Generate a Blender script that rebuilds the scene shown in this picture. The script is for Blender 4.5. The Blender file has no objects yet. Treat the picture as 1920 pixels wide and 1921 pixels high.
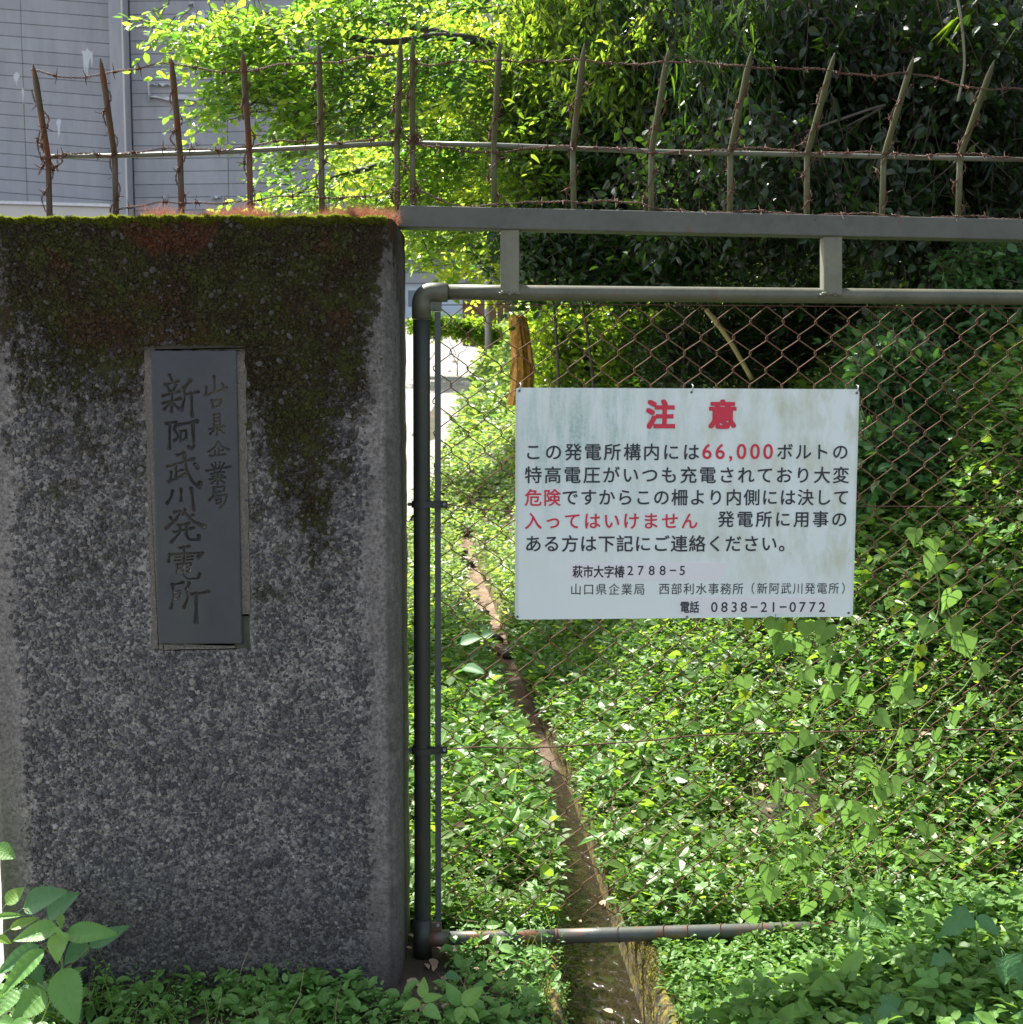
import bpy, math, random
import numpy as np
from mathutils import Vector, Matrix

random.seed(7)
RNG = np.random.default_rng(11)
SC = bpy.context.scene
COL = SC.collection

# ------------------------------------------------------------------ camera
CAM_Z = 1.55
FPX = 2300.0                      # focal length in photo pixels (photo is 1920 wide)
PITCH = math.atan((960.5 - 750.0) / FPX)
cam_d = bpy.data.cameras.new('camera')
cam = bpy.data.objects.new('camera', cam_d)
COL.objects.link(cam)
cam.location = (0, 0, CAM_Z)
cam.rotation_euler = (math.pi / 2 - PITCH, 0, 0)
cam_d.sensor_fit = 'HORIZONTAL'
cam_d.sensor_width = 13.0
cam_d.lens = 13.0 * FPX / 1920.0
cam_d.clip_start = 0.05
cam_d.clip_end = 600
cam_d.dof.use_dof = True
cam_d.dof.focus_distance = 3.3
cam_d.dof.aperture_fstop = 4.5
SC.camera = cam

# ------------------------------------------------------------------ light
SUN_EL, SUN_AZ = 57.0, -38.0      # azimuth: degrees from +Y (away from the camera) towards -X
SC.world = bpy.data.worlds.new('World')
SC.world.use_nodes = True
wn = SC.world.node_tree
bg = wn.nodes.get('Background') or wn.nodes.new('ShaderNodeBackground')
sky = wn.nodes.new('ShaderNodeTexSky')
sky.sky_type = 'NISHITA'
sky.sun_disc = False
sky.sun_elevation = math.radians(SUN_EL)
sky.sun_rotation = math.radians(SUN_AZ)
sky.air_density = 1.0
sky.dust_density = 2.0
wn.links.new(sky.outputs[0], bg.inputs[0])
hs = wn.nodes.new("ShaderNodeHueSaturation")
hs.inputs["Saturation"].default_value = 0.55
wn.links.new(sky.outputs[0], hs.inputs["Color"]); wn.links.new(hs.outputs[0], bg.inputs[0])
bg.inputs[1].default_value = 0.115
sun_dir = Vector((math.sin(math.radians(SUN_AZ)) * math.cos(math.radians(SUN_EL)),
                  math.cos(math.radians(SUN_AZ)) * math.cos(math.radians(SUN_EL)),
                  math.sin(math.radians(SUN_EL))))
sl = bpy.data.lights.new('sun', 'SUN')
sl.energy = 5.0
sl.angle = math.radians(0.5)
sl.color = (1.0, 0.96, 0.88)
so = bpy.data.objects.new('sun', sl)
COL.objects.link(so)
so.rotation_euler = (-sun_dir).to_track_quat('-Z', 'Y').to_euler()
so.location = sun_dir * 50
SC.view_settings.view_transform = 'Standard'
SC.view_settings.look = 'None'
SC.view_settings.gamma = 1
SC.view_settings.use_curve_mapping = False
SC.view_settings.exposure = 1.58
SC.cycles.max_bounces = 8
SC.cycles.diffuse_bounces = 4
SC.cycles.glossy_bounces = 3
SC.cycles.transmission_bounces = 6
SC.cycles.transparent_max_bounces = 6
SC.cycles.use_denoising = True

# ------------------------------------------------------------------ helpers
CP, SP = math.cos(PITCH), math.sin(PITCH)

def ray(px, py):
    u = (px - 960.0) / FPX
    v = -(py - 960.5) / FPX
    return Vector((u, CP + v * SP, -SP + v * CP))

def at(px, py, Y):
    d = ray(px, py)
    return Vector((0, 0, CAM_Z)) + d * (Y / d.y)

def gp(px, py, off=0.0):
    """point of the gate's own plane (it runs back a little to the right)"""
    d = ray(px, py)
    t = (3.3 + 0.07 * 0.24 + off) / (d.y - 0.07 * d.x)
    return Vector((0, 0, CAM_Z)) + d * t

def tag(o, label=None, cat=None, group=None, kind=None):
    if label: o['label'] = label
    if cat: o['category'] = cat
    if group: o['group'] = group
    if kind: o['kind'] = kind
    return o

def empty(name, loc=(0, 0, 0), label=None, cat=None, group=None):
    o = bpy.data.objects.new(name, None)
    COL.objects.link(o)
    o.location = loc
    o.empty_display_size = 0.1
    return tag(o, label, cat, group)

def wm(o):
    return (wm(o.parent) @ o.matrix_parent_inverse @ o.matrix_basis) if o.parent else o.matrix_basis.copy()

def link(name, me, parent=None, mat=None):
    if mat is not None and not me.materials:
        for m in (mat if isinstance(mat, (list, tuple)) else [mat]):
            me.materials.append(m)
    o = bpy.data.objects.new(name, me)
    COL.objects.link(o)
    if parent is not None:
        o.parent = parent
        o.matrix_parent_inverse = wm(parent).inverted()
    return o

class MB:
    def __init__(s):
        s.v = []; s.f = []; s.n = 0; s.mi = []
    def add(s, v, f, m=0):
        b = s.n
        s.v.extend([tuple(x) for x in v])
        s.f.extend([tuple(i + b for i in q) for q in f])
        s.mi.extend([m] * len(f))
        s.n += len(v)
        return s
    def build(s, name, mat, parent=None, smooth=False):
        me = bpy.data.meshes.new(name)
        me.from_pydata(s.v, [], s.f)
        for m in (mat if isinstance(mat, (list, tuple)) else [mat]):
            me.materials.append(m)
        if any(s.mi):
            me.polygons.foreach_set('material_index', s.mi)
        if smooth:
            me.polygons.foreach_set('use_smooth', [True] * len(s.f))
        me.update()
        return link(name, me, parent)

def np_mesh(name, V, T, mat, parent=None, smooth=False, mi=None):
    """big triangle mesh from arrays"""
    me = bpy.data.meshes.new(name)
    V = np.ascontiguousarray(V, dtype=np.float32)
    T = np.ascontiguousarray(T, dtype=np.int32)
    k = T.shape[1]
    me.vertices.add(len(V)); me.vertices.foreach_set('co', V.ravel())
    me.loops.add(len(T) * k); me.loops.foreach_set('vertex_index', T.ravel())
    me.polygons.add(len(T))
    me.polygons.foreach_set('loop_start', np.arange(0, len(T) * k, k, dtype=np.int32))
    me.polygons.foreach_set('loop_total', np.full(len(T), k, dtype=np.int32))
    for m in (mat if isinstance(mat, (list, tuple)) else [mat]):
        me.materials.append(m)
    if mi is not None:
        me.polygons.foreach_set('material_index', np.ascontiguousarray(mi, dtype=np.int32))
    me.polygons.foreach_set('use_smooth', np.full(len(T), smooth, dtype=bool))
    me.update(calc_edges=True)
    return link(name, me, parent)

def tube_geo(pts, rad, sides=8, cap=True, twist=0.0):
    pts = [Vector(p) for p in pts]
    n = len(pts)
    if not hasattr(rad, '__len__'): rad = [rad] * n
    V = []; F = []
    t0 = (pts[1] - pts[0]).normalized()
    ref = Vector((0, 0, 1)) if abs(t0.z) < 0.9 else Vector((1, 0, 0))
    nrm = t0.cross(ref).normalized()
    for i, p in enumerate(pts):
        if i == 0: t = t0
        elif i == n - 1: t = (pts[-1] - pts[-2]).normalized()
        else: t = (pts[i + 1] - pts[i - 1]).normalized()
        nrm = (nrm - t * nrm.dot(t)).normalized()
        b = t.cross(nrm)
        for k in range(sides):
            a = 2 * math.pi * k / sides + twist
            V.append(p + (nrm * math.cos(a) + b * math.sin(a)) * rad[i])
    for i in range(n - 1):
        for k in range(sides):
            a = i * sides + k; c = i * sides + (k + 1) % sides
            F.append((a, c, c + sides, a + sides))
    if cap:
        F.append(tuple(range(sides - 1, -1, -1)))
        F.append(tuple((n - 1) * sides + k for k in range(sides)))
    return V, F

def box_geo(A, B, w, h, side=None):
    """square bar from A to B, w across, h the other way"""
    A = Vector(A); B = Vector(B); t = (B - A).normalized()
    s = Vector(side) if side is not None else Vector((0, 1, 0))
    s = (s - t * s.dot(t)).normalized(); u = t.cross(s)
    V = []
    for P in (A, B):
        for a, b in ((-1, -1), (1, -1), (1, 1), (-1, 1)):
            V.append(P + s * (a * w / 2) + u * (b * h / 2))
    F = [(3, 2, 1, 0), (4, 5, 6, 7), (0, 1, 5, 4), (1, 2, 6, 5), (2, 3, 7, 6), (3, 0, 4, 7)]
    return V, F

def bevel(o, w, seg=2):
    m = o.modifiers.new('bevel', 'BEVEL'); m.width = w; m.segments = seg; m.limit_method = 'ANGLE'
    return o

def catmull(P, k=8):
    P = [Vector(p) for p in P]; out = []
    Q = [P[0] * 2 - P[1]] + P + [P[-1] * 2 - P[-2]]
    for i in range(1, len(Q) - 2):
        for j in range(k):
            t = j / k
            a, b, c, d = Q[i - 1], Q[i], Q[i + 1], Q[i + 2]
            out.append(0.5 * ((2 * b) + (c - a) * t + (2 * a - 5 * b + 4 * c - d) * t * t + (3 * b - a - 3 * c + d) * t ** 3))
    out.append(P[-1])
    return out

def sstep(a, b, x):
    t = np.clip((np.asarray(x, float) - a) / (b - a), 0, 1)
    return t * t * (3 - 2 * t)

_perm = RNG.permutation(4096)
_val = RNG.random(4096)
def vnoise(x, y, s=0):
    """2D value noise, 0..1, vectorised"""
    x = np.asarray(x, float); y = np.asarray(y, float)
    xi = np.floor(x).astype(int); yi = np.floor(y).astype(int)
    fx = x - xi; fy = y - yi
    fx = fx * fx * (3 - 2 * fx); fy = fy * fy * (3 - 2 * fy)
    def h(a, b): return _val[_perm[(a * 57 + b * 131 + s * 17 + _perm[(b + s * 31) & 4095]) & 4095]]
    return (h(xi, yi) * (1 - fx) + h(xi + 1, yi) * fx) * (1 - fy) + (h(xi, yi + 1) * (1 - fx) + h(xi + 1, yi + 1) * fx) * fy
def fbm(x, y, s=0, o=4):
    r = 0; a = 0.5; t = 0
    for i in range(o):
        r = r + a * vnoise(np.asarray(x) * 2 ** i, np.asarray(y) * 2 ** i, s + i); t += a; a *= 0.5
    return r / t

# ------------------------------------------------------------------ materials
class NT:
    def __init__(s, name):
        s.m = bpy.data.materials.new(name); s.m.use_nodes = True
        s.t = s.m.node_tree; s.t.nodes.clear()
        s.out = s.t.nodes.new('ShaderNodeOutputMaterial')
    def n(s, typ, ins=None, **props):
        nd = s.t.nodes.new('ShaderNode' + typ)
        for k, v in props.items(): setattr(nd, k, v)
        for k, v in (ins or {}).items():
            s.set(nd, k, v)
        return nd
    def set(s, nd, k, v):
        sock = nd.inputs[k]
        if isinstance(v, bpy.types.NodeSocket): s.t.links.new(v, sock)
        elif isinstance(v, bpy.types.Node): s.t.links.new(v.outputs[0], sock)
        else:
            if sock.type == 'RGBA' and len(v) == 3: v = (*v, 1)
            sock.default_value = v
    def co(s, kind='Object', scale=None):
        tc = s.n('TexCoord')
        o = tc.outputs[kind]
        if scale is not None:
            o = s.n('Mapping', {'Vector': o, 'Scale': scale}).outputs[0]
        return o
    def noise(s, scale, detail=4, rough=0.55, vec=None, dist=0.0):
        d = {'Scale': scale, 'Detail': detail, 'Roughness': rough, 'Distortion': dist}
        if vec is not None: d['Vector'] = vec
        return s.n('TexNoise', d).outputs[0]
    def vor(s, scale, vec=None, feature='F1', out='Distance', rnd=1.0):
        d = {'Scale': scale, 'Randomness': rnd}
        if vec is not None: d['Vector'] = vec
        return s.n('TexVoronoi', d, feature=feature).outputs[out]
    def ramp(s, fac, stops, interp='LINEAR'):
        r = s.n('ValToRGB', {'Fac': fac}); cr = r.color_ramp; cr.interpolation = interp
        while len(cr.elements) < len(stops): cr.elements.new(0.5)
        for e, (p, c) in zip(cr.elements, stops):
            e.position = p
            e.color = (c, c, c, 1) if not hasattr(c, '__len__') else (*c, 1)
        return r.outputs[0]
    def mix(s, f, a, b, blend='MIX'):
        return s.n('MixRGB', {'Fac': f, 'Color1': a, 'Color2': b}, blend_type=blend).outputs[0]
    def math(s, op, a, b=0.0, clamp=False):
        nd = s.n('Math', operation=op, use_clamp=clamp)
        s.set(nd, 0, a); s.set(nd, 1, b)
        return nd.outputs[0]
    def bump(s, h, strength=0.5, dist=0.01, normal=None):
        d = {'Height': h, 'Strength': strength, 'Distance': dist}
        if normal is not None: d['Normal'] = normal
        return s.n('Bump', d).outputs[0]
    def pbr(s, **k):
        b = s.n('BsdfPrincipled')
        for key, v in k.items():
            s.set(b, key.replace('_', ' '), v)
        return b
    def done(s, shader):
        s.t.links.new(shader.outputs[0] if isinstance(shader, bpy.types.Node) else shader, s.out.inputs[0])
        return s.m

def leaf_mat(name, ca, cb, tr, rough=0.38, tf=0.42, spec=0.5, big=1.5, vein=False, lo=(.22, .34, .5)):
    """ca..cb base colours (per leaf), tr transmitted colour"""
    t = NT(name)
    rnd = t.n('NewGeometry').outputs['Random Per Island']
    base = t.mix(rnd, ca, cb)
    nz = t.noise(big, 2, vec=t.co('Object'))
    base = t.mix(t.ramp(nz, [(0.35, 0.0), (0.7, 0.6)]), base, tuple(c * 0.6 for c in ca))
    r2 = t.n('TexWhiteNoise', {'W': t.math('MULTIPLY', rnd, 37.7)}, noise_dimensions='1D').outputs[0]
    trc = t.mix(t.ramp(r2, [(0.0, 0.0), (0.45, 0.35), (1.0, 1.0)]), tuple(c * k for c, k in zip(tr, lo)), tr)
    if vein:
        sp = t.noise(60, 3, vec=t.co('Object'))
        base = t.mix(t.ramp(sp, [(0.4, 0.0), (0.75, 0.25)]), base, tuple(min(1, c * 1.8) for c in cb))
    nb = t.bump(t.noise(90, 2, vec=t.co('Object')), 0.25, 0.004)
    p = t.pbr(Base_Color=base, Roughness=rough, Normal=nb)
    p.inputs['Specular IOR Level'].default_value = spec
    tl = t.n('BsdfTranslucent', {'Color': trc})
    return t.done(t.n('MixShader', {0: tf, 1: p.outputs[0], 2: tl.outputs[0]}))

def simple(name, col, rough=0.6, metal=0.0, var=0.3, scale=8, bumps=0.2, bscale=60, bd=0.002):
    t = NT(name)
    c = t.mix(t.noise(scale, 5, vec=t.co('Object')), tuple(x * (1 - var) for x in col), tuple(min(1, x * (1 + var)) for x in col))
    nb = t.bump(t.noise(bscale, 4, vec=t.co('Object')), bumps, bd)
    return t.done(t.pbr(Base_Color=c, Roughness=rough, Metallic=metal, Normal=nb))

def painted_metal(name, col, streak=(0.20, 0.22, 0.20), rust=0.0, rough=0.55, worn=0.4):
    t = NT(name)
    co = t.co('Object')
    n1 = t.noise(6, 6, 0.65, co)
    n2 = t.noise(38, 5, 0.7, co)
    c = t.mix(t.ramp(n1, [(0.35, 0.0), (0.75, worn)]), col, streak)
    c = t.mix(t.ramp(n2, [(0.45, 0.0), (0.8, 0.35)]), c, tuple(x * 0.45 for x in col))
    if rust:
        n3 = t.noise(14, 6, 0.7, t.co('Object', (1, 1, .35)))
        c = t.mix(t.ramp(n3, [(0.62 - rust * .2, 0.0), (0.70 - rust * .2, 0.85)]), c, (0.16, 0.055, 0.02))
    nb = t.bump(n2, 0.35, 0.0015)
    return t.done(t.pbr(Base_Color=c, Roughness=rough, Metallic=0.15, Normal=nb))

M = {}
M['pipe'] = painted_metal('pipe_paint', (0.085, 0.090, 0.062), (0.21, 0.205, 0.15), 0.10, 0.5, 0.5)
M['pipe_dark'] = painted_metal('upright_paint', (0.028, 0.033, 0.027), (0.058, 0.062, 0.046), 0.06, 0.5, 0.5)
M['pipe_low'] = painted_metal('bottom_pipe_paint', (0.075, 0.082, 0.072), (0.15, 0.15, 0.12), 0.62, 0.45, 0.5)
M['beam'] = painted_metal('beam_paint', (0.085, 0.089, 0.074), (0.17, 0.172, 0.145), 0.05, 0.6, 0.45)
M['bracket'] = painted_metal('bracket_paint', (0.14, 0.145, 0.10), (0.25, 0.245, 0.18), 0.08, 0.6, 0.6)
M['flat'] = painted_metal('flat_bar_paint', (0.065, 0.075, 0.073), (0.10, 0.11, 0.10), 0.05, 0.5, 0.5)
M['spike'] = painted_metal('spike_paint', (0.092, 0.10, 0.045), (0.15, 0.15, 0.085), 0.15, 0.55, 0.5)
M['spike_rusty'] = painted_metal('rusty_spike_paint', (0.085, 0.062, 0.045), (0.15, 0.14, 0.12), 0.7, 0.7, 0.5)
M['rail'] = painted_metal('rail_paint', (0.12, 0.13, 0.095), (0.19, 0.20, 0.16), 0.05, 0.5, 0.5)
M['rust'] = simple('rust_wire', (0.10, 0.045, 0.028), 0.8, 0.1, 0.5, 30, 0.4, 300, 0.0008)
M['rust_mesh'] = simple('rust_mesh_wire', (0.13, 0.062, 0.028), 0.75, 0.1, 0.5, 12, 0.4, 300, 0.0008)
M['bolt'] = simple('bolt_metal', (0.12, 0.13, 0.13), 0.4, 0.7, 0.3)
M['tie'] = simple('wire_tie', (0.35, 0.35, 0.35), 0.4, 0.6, 0.3)
M['soil'] = simple('soil', (0.055, 0.038, 0.024), 0.95, 0, 0.5, 5, 0.8, 40, 0.02)
M['twig'] = simple('twig_bark', (0.055, 0.04, 0.028), 0.85, 0, 0.4, 20)
M['bark'] = simple('trunk_bark', (0.09, 0.075, 0.06), 0.9, 0, 0.5, 9, 0.9, 30, 0.02)
M['dry'] = simple('dry_leaf', (0.34, 0.24, 0.15), 0.7, 0, 0.4, 20, 0.3, 80, 0.002)
M['ochre'] = simple('ochre_wood', (0.52, 0.27, 0.05), 0.85, 0, 0.75, 30, 1.0, 60, 0.015)
# ------------------------------------------------------------------ the ground
_cy = np.array([0, 3.34, 4.1, 5.2, 6.0, 7.1, 8.7, 11.2, 14.0, 18, 30, 80])
_cx = np.array([.28, .25, .222, .172, .07, -.035, -.15, -.365, -.56, -.75, -1.0, -1.4])
_cw = np.array([.25, .23, .19, .18, .18, .18, .17, .17, .16, .15, .15, .15])
def chx(Y): return np.interp(Y, _cy, _cx)
def chw(Y): return np.interp(Y, _cy, _cw)
ROAD_R = -1.0
def road_edge(Y): return np.interp(Y, [0, 12, 20, 30, 38, 50, 60], [-1.35, -1.15, -1.0, -0.85, -0.85, -1.3, -2.4])

def ground_h(X, Y, carve=True):
    X = np.asarray(X, float); Y = np.asarray(Y, float)
    base = 0.115 * np.maximum(Y - 12, 0) * sstep(11, 16, Y)
    base = np.where(Y > 55, 0.115 * 43 + 0.02 * (Y - 55), base)
    xr = X - (chx(Y) + chw(Y) / 2)
    s = 0.80 * sstep(3.35, 5.4, Y)
    bank = s * np.maximum(xr - 0.28, 0) + 0.045 * sstep(0.05, 0.75, xr) + 0.07 * np.maximum(xr - .5, 0)
    bank = np.where(bank > 7, 7 + (bank - 7) * 0.35, bank)
    left = 0.05 * sstep(0.1, 0.6, chx(Y) - X) * sstep(3.2, 4.2, Y)
    lump = (fbm(X * 1.7, Y * 1.7, 3) - 0.5) * 0.12 * sstep(3.4, 4.5, Y) * np.where(X > road_edge(Y), 1, 0)
    h = base + bank + left + lump
    if carve:
        inside = (np.abs(X - chx(Y)) < chw(Y) / 2 + 0.03) & (Y < 13.5)
        h = np.where(inside, base - 0.45, h)
    return h

gx = np.concatenate([np.linspace(-60, -6, 28)[:-1], np.linspace(-6, -1.6, 30)[:-1], np.linspace(-1.6, 2.6, 106)[:-1], np.linspace(2.6, 12, 50)[:-1], np.linspace(12, 60, 25)])
gy = np.concatenate([np.linspace(-8, 2.2, 14)[:-1], np.linspace(2.2, 8, 117)[:-1], np.linspace(8, 20, 90)[:-1], np.linspace(20, 62, 60)[:-1], np.linspace(62, 300, 16)])
GX, GY = np.meshgrid(gx, gy)
GZ = ground_h(GX, GY)
V = np.stack([GX, GY, GZ], -1).reshape(-1, 3)
w_ = len(gx)
ii = np.arange(len(gy) - 1)[:, None] * w_ + np.arange(w_ - 1)[None, :]
Q = np.stack([ii, ii + 1, ii + 1 + w_, ii + w_], -1).reshape(-1, 4)
t = NT('ground_soil')
co = t.co('Object')
c = t.ramp(t.noise(3, 8, 0.65, co), [(0.3, (0.03, 0.022, 0.014)), (0.5, (0.06, 0.042, 0.026)), (0.72, (0.11, 0.08, 0.05))])
c = t.mix(t.ramp(t.noise(1.3, 4, 0.6, co), [(0.45, 0.0), (0.65, 0.6)]), c, (0.03, 0.045, 0.012))
M['ground'] = t.done(t.pbr(Base_Color=c, Roughness=0.95, Normal=t.bump(t.noise(30, 6, 0.7, co), 0.9, 0.02)))
g = np_mesh('ground', V, Q, M['ground'], smooth=True)
tag(g, 'dark soil ground sloping up to the right behind the gate', kind='structure')

# road: pale concrete ribbon climbing away on the left
ys = np.concatenate([np.linspace(-2, 14, 17)[:-1], np.linspace(14, 62, 49)])
V = []; F = []
for i, y in enumerate(ys):
    xr_ = float(road_edge(y)) + 0.05 * math.sin(y * 1.3)
    for k in range(6):
        x = xr_ - 7.0 * k / 5
        V.append((x, y, float(ground_h(x, y, False)) + 0.03))
    if i:
        for k in range(5):
            a = (i - 1) * 6 + k
            F.append((a, a + 6, a + 7, a + 1))
t = NT('road_concrete')
co = t.co('Object')
c = t.ramp(t.noise(2.2, 7, 0.6, co), [(0.3, (0.17, 0.16, 0.15)), (0.7, (0.27, 0.25, 0.235))])
M['road'] = t.done(t.pbr(Base_Color=c, Roughness=0.85, Normal=t.bump(t.noise(60, 5, 0.7, co), 0.4, 0.004)))
me = bpy.data.meshes.new('road'); me.from_pydata(V, [], F); me.materials.append(M['road'])
tag(link('road', me), 'pale sunlit concrete road climbing away behind the pillar', kind='structure')

# stream channel: floor with water near, dry brown sediment further up, mossy concrete walls
ys = np.concatenate([np.arange(2.5, 6, 0.035), np.arange(6, 13.6, 0.1)])
def ribbon(off_a, za, off_b, zb, jit=0.0, n=5, s=0):
    V = []; F = []
    for i, y in enumerate(ys):
        for k in range(n + 1):
            f = k / n
            x = chx(y) + off_a(y) * (1 - f) + off_b(y) * f
            z = (za(y) * (1 - f) + zb(y) * f)
            j = jit * (float(fbm(x * 20, y * 9, 5 + s)) - .5)
            V.append((x, y, z + j))
        if i:
            for k in range(n):
                a = (i - 1) * (n + 1) + k
                F.append((a, a + 1, a + n + 2, a + n + 1))
    return V, F
def gbase(y): return float(0.115 * max(y - 12, 0) * sstep(11, 16, y))
flo = lambda y: gbase(y) + float(np.interp(y, [3, 5.2, 6.0, 9, 20], [-0.27, -0.20, -0.10, -0.07, -0.04]))
t = NT('stream_bed')
co = t.co('Object')
c = t.ramp(t.noise(9, 8, 0.7, co), [(0.3, (0.05, 0.03, 0.015)), (0.5, (0.17, 0.105, 0.06)), (0.75, (0.34, 0.24, 0.16))])
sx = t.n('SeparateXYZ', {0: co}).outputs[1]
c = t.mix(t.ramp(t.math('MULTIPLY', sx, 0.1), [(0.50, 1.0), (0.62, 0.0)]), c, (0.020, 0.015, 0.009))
M['bed'] = t.done(t.pbr(Base_Color=c, Roughness=0.8, Normal=t.bump(t.noise(35, 6, 0.7, co), 1.0, 0.02)))
hw = lambda y: float(chw(y)) / 2
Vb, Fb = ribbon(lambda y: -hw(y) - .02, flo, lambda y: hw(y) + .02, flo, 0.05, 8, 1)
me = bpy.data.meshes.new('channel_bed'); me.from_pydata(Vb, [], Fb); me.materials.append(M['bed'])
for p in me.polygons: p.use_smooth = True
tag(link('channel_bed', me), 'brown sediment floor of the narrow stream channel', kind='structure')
t = NT('channel_moss')
co = t.co('Object')
n1 = t.noise(34, 6, 0.7, co)
c = t.ramp(n1, [(0.34, (0.03, 0.022, 0.014)), (0.47, (0.06, 0.045, 0.02)), (0.56, (0.17, 0.13, 0.02)), (0.66, (0.22, 0.20, 0.025)), (0.78, (0.08, 0.10, 0.015))])
M['chmoss'] = t.done(t.pbr(Base_Color=c, Roughness=0.9, Normal=t.bump(t.noise(80, 5, 0.7, co), 1.0, 0.01)))
def wall_geo(sg, width, s):
    V = []; F = []; n = 6
    for i, y in enumerate(ys):
        h = hw(y); b = gbase(y)
        prof = [(h, -0.34), (h, -0.05), (h + .012, 0.0), (h + width * .5, 0.012), (h + width, 0.0), (h + width + .03, -0.1)]
        for k, (x, z) in enumerate(prof):
            j = 0.016 * (float(fbm((x + z) * 26, y * 24, s)) - .5)
            V.append((chx(y) + sg * (x + j), y, b + z + j + 0.015))
        if i:
            for k in range(len(prof) - 1):
                a = (i - 1) * n + k
                F.append((a, a + n, a + n + 1, a + 1) if sg > 0 else (a, a + 1, a + n + 1, a + n))
    return V, F
chan = empty('stream_channel', (float(chx(3.3)), 3.3, 0))
tag(chan, 'narrow concrete stream channel with ochre mossy edges running under the gate', 'stream channel', kind='structure')
for sg, wd, s in ((-1, 0.05, 2), (1, 0.055, 4)):
    V, F = wall_geo(sg, wd, s)
    me = bpy.data.meshes.new('channel_wall'); me.from_pydata(V, [], F); me.materials.append(M['chmoss'])
    for p in me.polygons: p.use_smooth = True
    link('channel_wall', me, chan)
# water
t = NT('stream_water')
co = t.co('Object')
nb = t.bump(t.noise(38, 4, 0.6, t.co('Object', (1, .6, 1)), 0.8), 0.55, 0.02)
wc = t.ramp(t.noise(11, 6, 0.7, co), [(0.35, (0.005, 0.004, 0.002)), (0.52, (0.016, 0.010, 0.005)), (0.60, (0.014, 0.020, 0.004)), (0.75, (0.045, 0.026, 0.012))])
w = t.pbr(Base_Color=wc, Roughness=0.05, IOR=1.4, Normal=nb)
w.inputs['Specular IOR Level'].default_value = 0.9
M['water'] = t.done(w)
V = []; F = []
yw = np.arange(2.7, 5.75, 0.05)
for i, y in enumerate(yw):
    z = np.interp(y, [2.7, 5.75], [-0.175, -0.155])
    for k in (-1, 0, 1): V.append((chx(y) + k * (hw(y) - .002), y, z))
    if i:
        a = (i - 1) * 3
        F += [(a, a + 1, a + 4, a + 3), (a + 1, a + 2, a + 5, a + 4)]
me = bpy.data.meshes.new('water'); me.from_pydata(V, [], F); me.materials.append(M['water'])
tag(link('water', me), 'shallow dark water trickling along the channel under the gate', kind='structure')

# ------------------------------------------------------------------ pillar
PY = 3.12
XL = at(-2, 1700, PY).x
XR = at(746, 1700, PY).x
ZT = at(400, 410, PY).z
PD = 0.34
print('pillar', XL, XR, ZT)

def moss_mask(t, co):
    s = t.n('SeparateXYZ', {0: co})
    x, z = s.outputs[0], s.outputs[2]
    u = t.n('MapRange', {0: x, 1: XL, 2: XR, 3: 0.0, 4: 1.0}).outputs[0]
    L = t.ramp(u, [(0.0, 0.10), (0.04, 0.14), (0.10, 0.34), (0.17, 0.47), (0.40, 0.42), (0.60, 0.50), (0.80, 0.60), (0.90, 0.42), (0.945, 0.22), (1.0, 0.05)])
    d = t.math('SUBTRACT', ZT, z)
    n1 = t.noise(7, 5, 0.6, t.n('Mapping', {'Vector': co, 'Scale': (1, 1, .45)}).outputs[0])
    n2 = t.noise(48, 5, 0.75, co)
    v = t.math('SUBTRACT', L, d)
    v = t.math('ADD', v, t.math('MULTIPLY', t.math('SUBTRACT', n1, 0.5), 1.15))
    hi = t.math('MULTIPLY', t.math('SUBTRACT', n2, 0.5), 1.15)
    v2 = t.math('ADD', v, hi)
    m = t.n('MapRange', {0: v2, 1: -0.02, 2: 0.05}).outputs[0]
    # remnants clinging between the stones well below the main mat
    n3 = t.noise(26, 4, 0.7, t.n('Mapping', {'Vector': co, 'Scale': (1, 1, .6), 'Location': (5, 2, 1)}).outputs[0])
    rem = t.math('MULTIPLY', t.ramp(t.math('ADD', t.math('MULTIPLY', n3, .6), t.math('MULTIPLY', n2, .4)), [(0.50, 0.0), (0.55, 1.0)]), t.n('MapRange', {0: v, 1: -0.42, 2: -0.12}).outputs[0])
    rem = t.math('MULTIPLY', rem, t.ramp(u, [(0.0, 0.0), (0.05, 1.0), (0.90, 1.0), (0.97, 0.0)]))
    m = t.math('MAXIMUM', m, t.math('MULTIPLY', rem, .92))
    stain = t.n('MapRange', {0: t.math('ADD', v, 0.20), 1: -0.15, 2: 0.35}).outputs[0]
    return m, stain, z, u

def moss_col(t, co):
    a = t.noise(9, 4, 0.6, co); b = t.noise(160, 3, 0.8, co); c3 = t.noise(5, 3, 0.6, t.n('Mapping', {'Vector': co, 'Location': (3, 1, 2)}).outputs[0])
    c = t.ramp(b, [(0.30, (0.010, 0.007, 0.004)), (0.50, (0.030, 0.021, 0.008)), (0.72, (0.078, 0.056, 0.016))])
    c = t.mix(t.ramp(t.math('ADD', t.math('MULTIPLY', a, .6), t.math('MULTIPLY', t.noise(40, 3, .6, co), .4)), [(0.46, 0.0), (0.56, 0.85)]), c, t.ramp(b, [(0.3, (0.016, 0.019, 0.003)), (0.7, (0.062, 0.078, 0.008))]))
    s = t.n('SeparateXYZ', {0: co}).outputs[2]
    hi = t.n('MapRange', {0: s, 1: ZT - 0.42, 2: ZT - 0.05}).outputs[0]
    red = t.math('MULTIPLY', t.ramp(c3, [(0.50, 0.0), (0.62, 0.85)]), hi)
    return t.mix(red, c, t.ramp(b, [(0.3, (0.035, 0.010, 0.004)), (0.7, (0.13, 0.038, 0.014))]))

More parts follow.
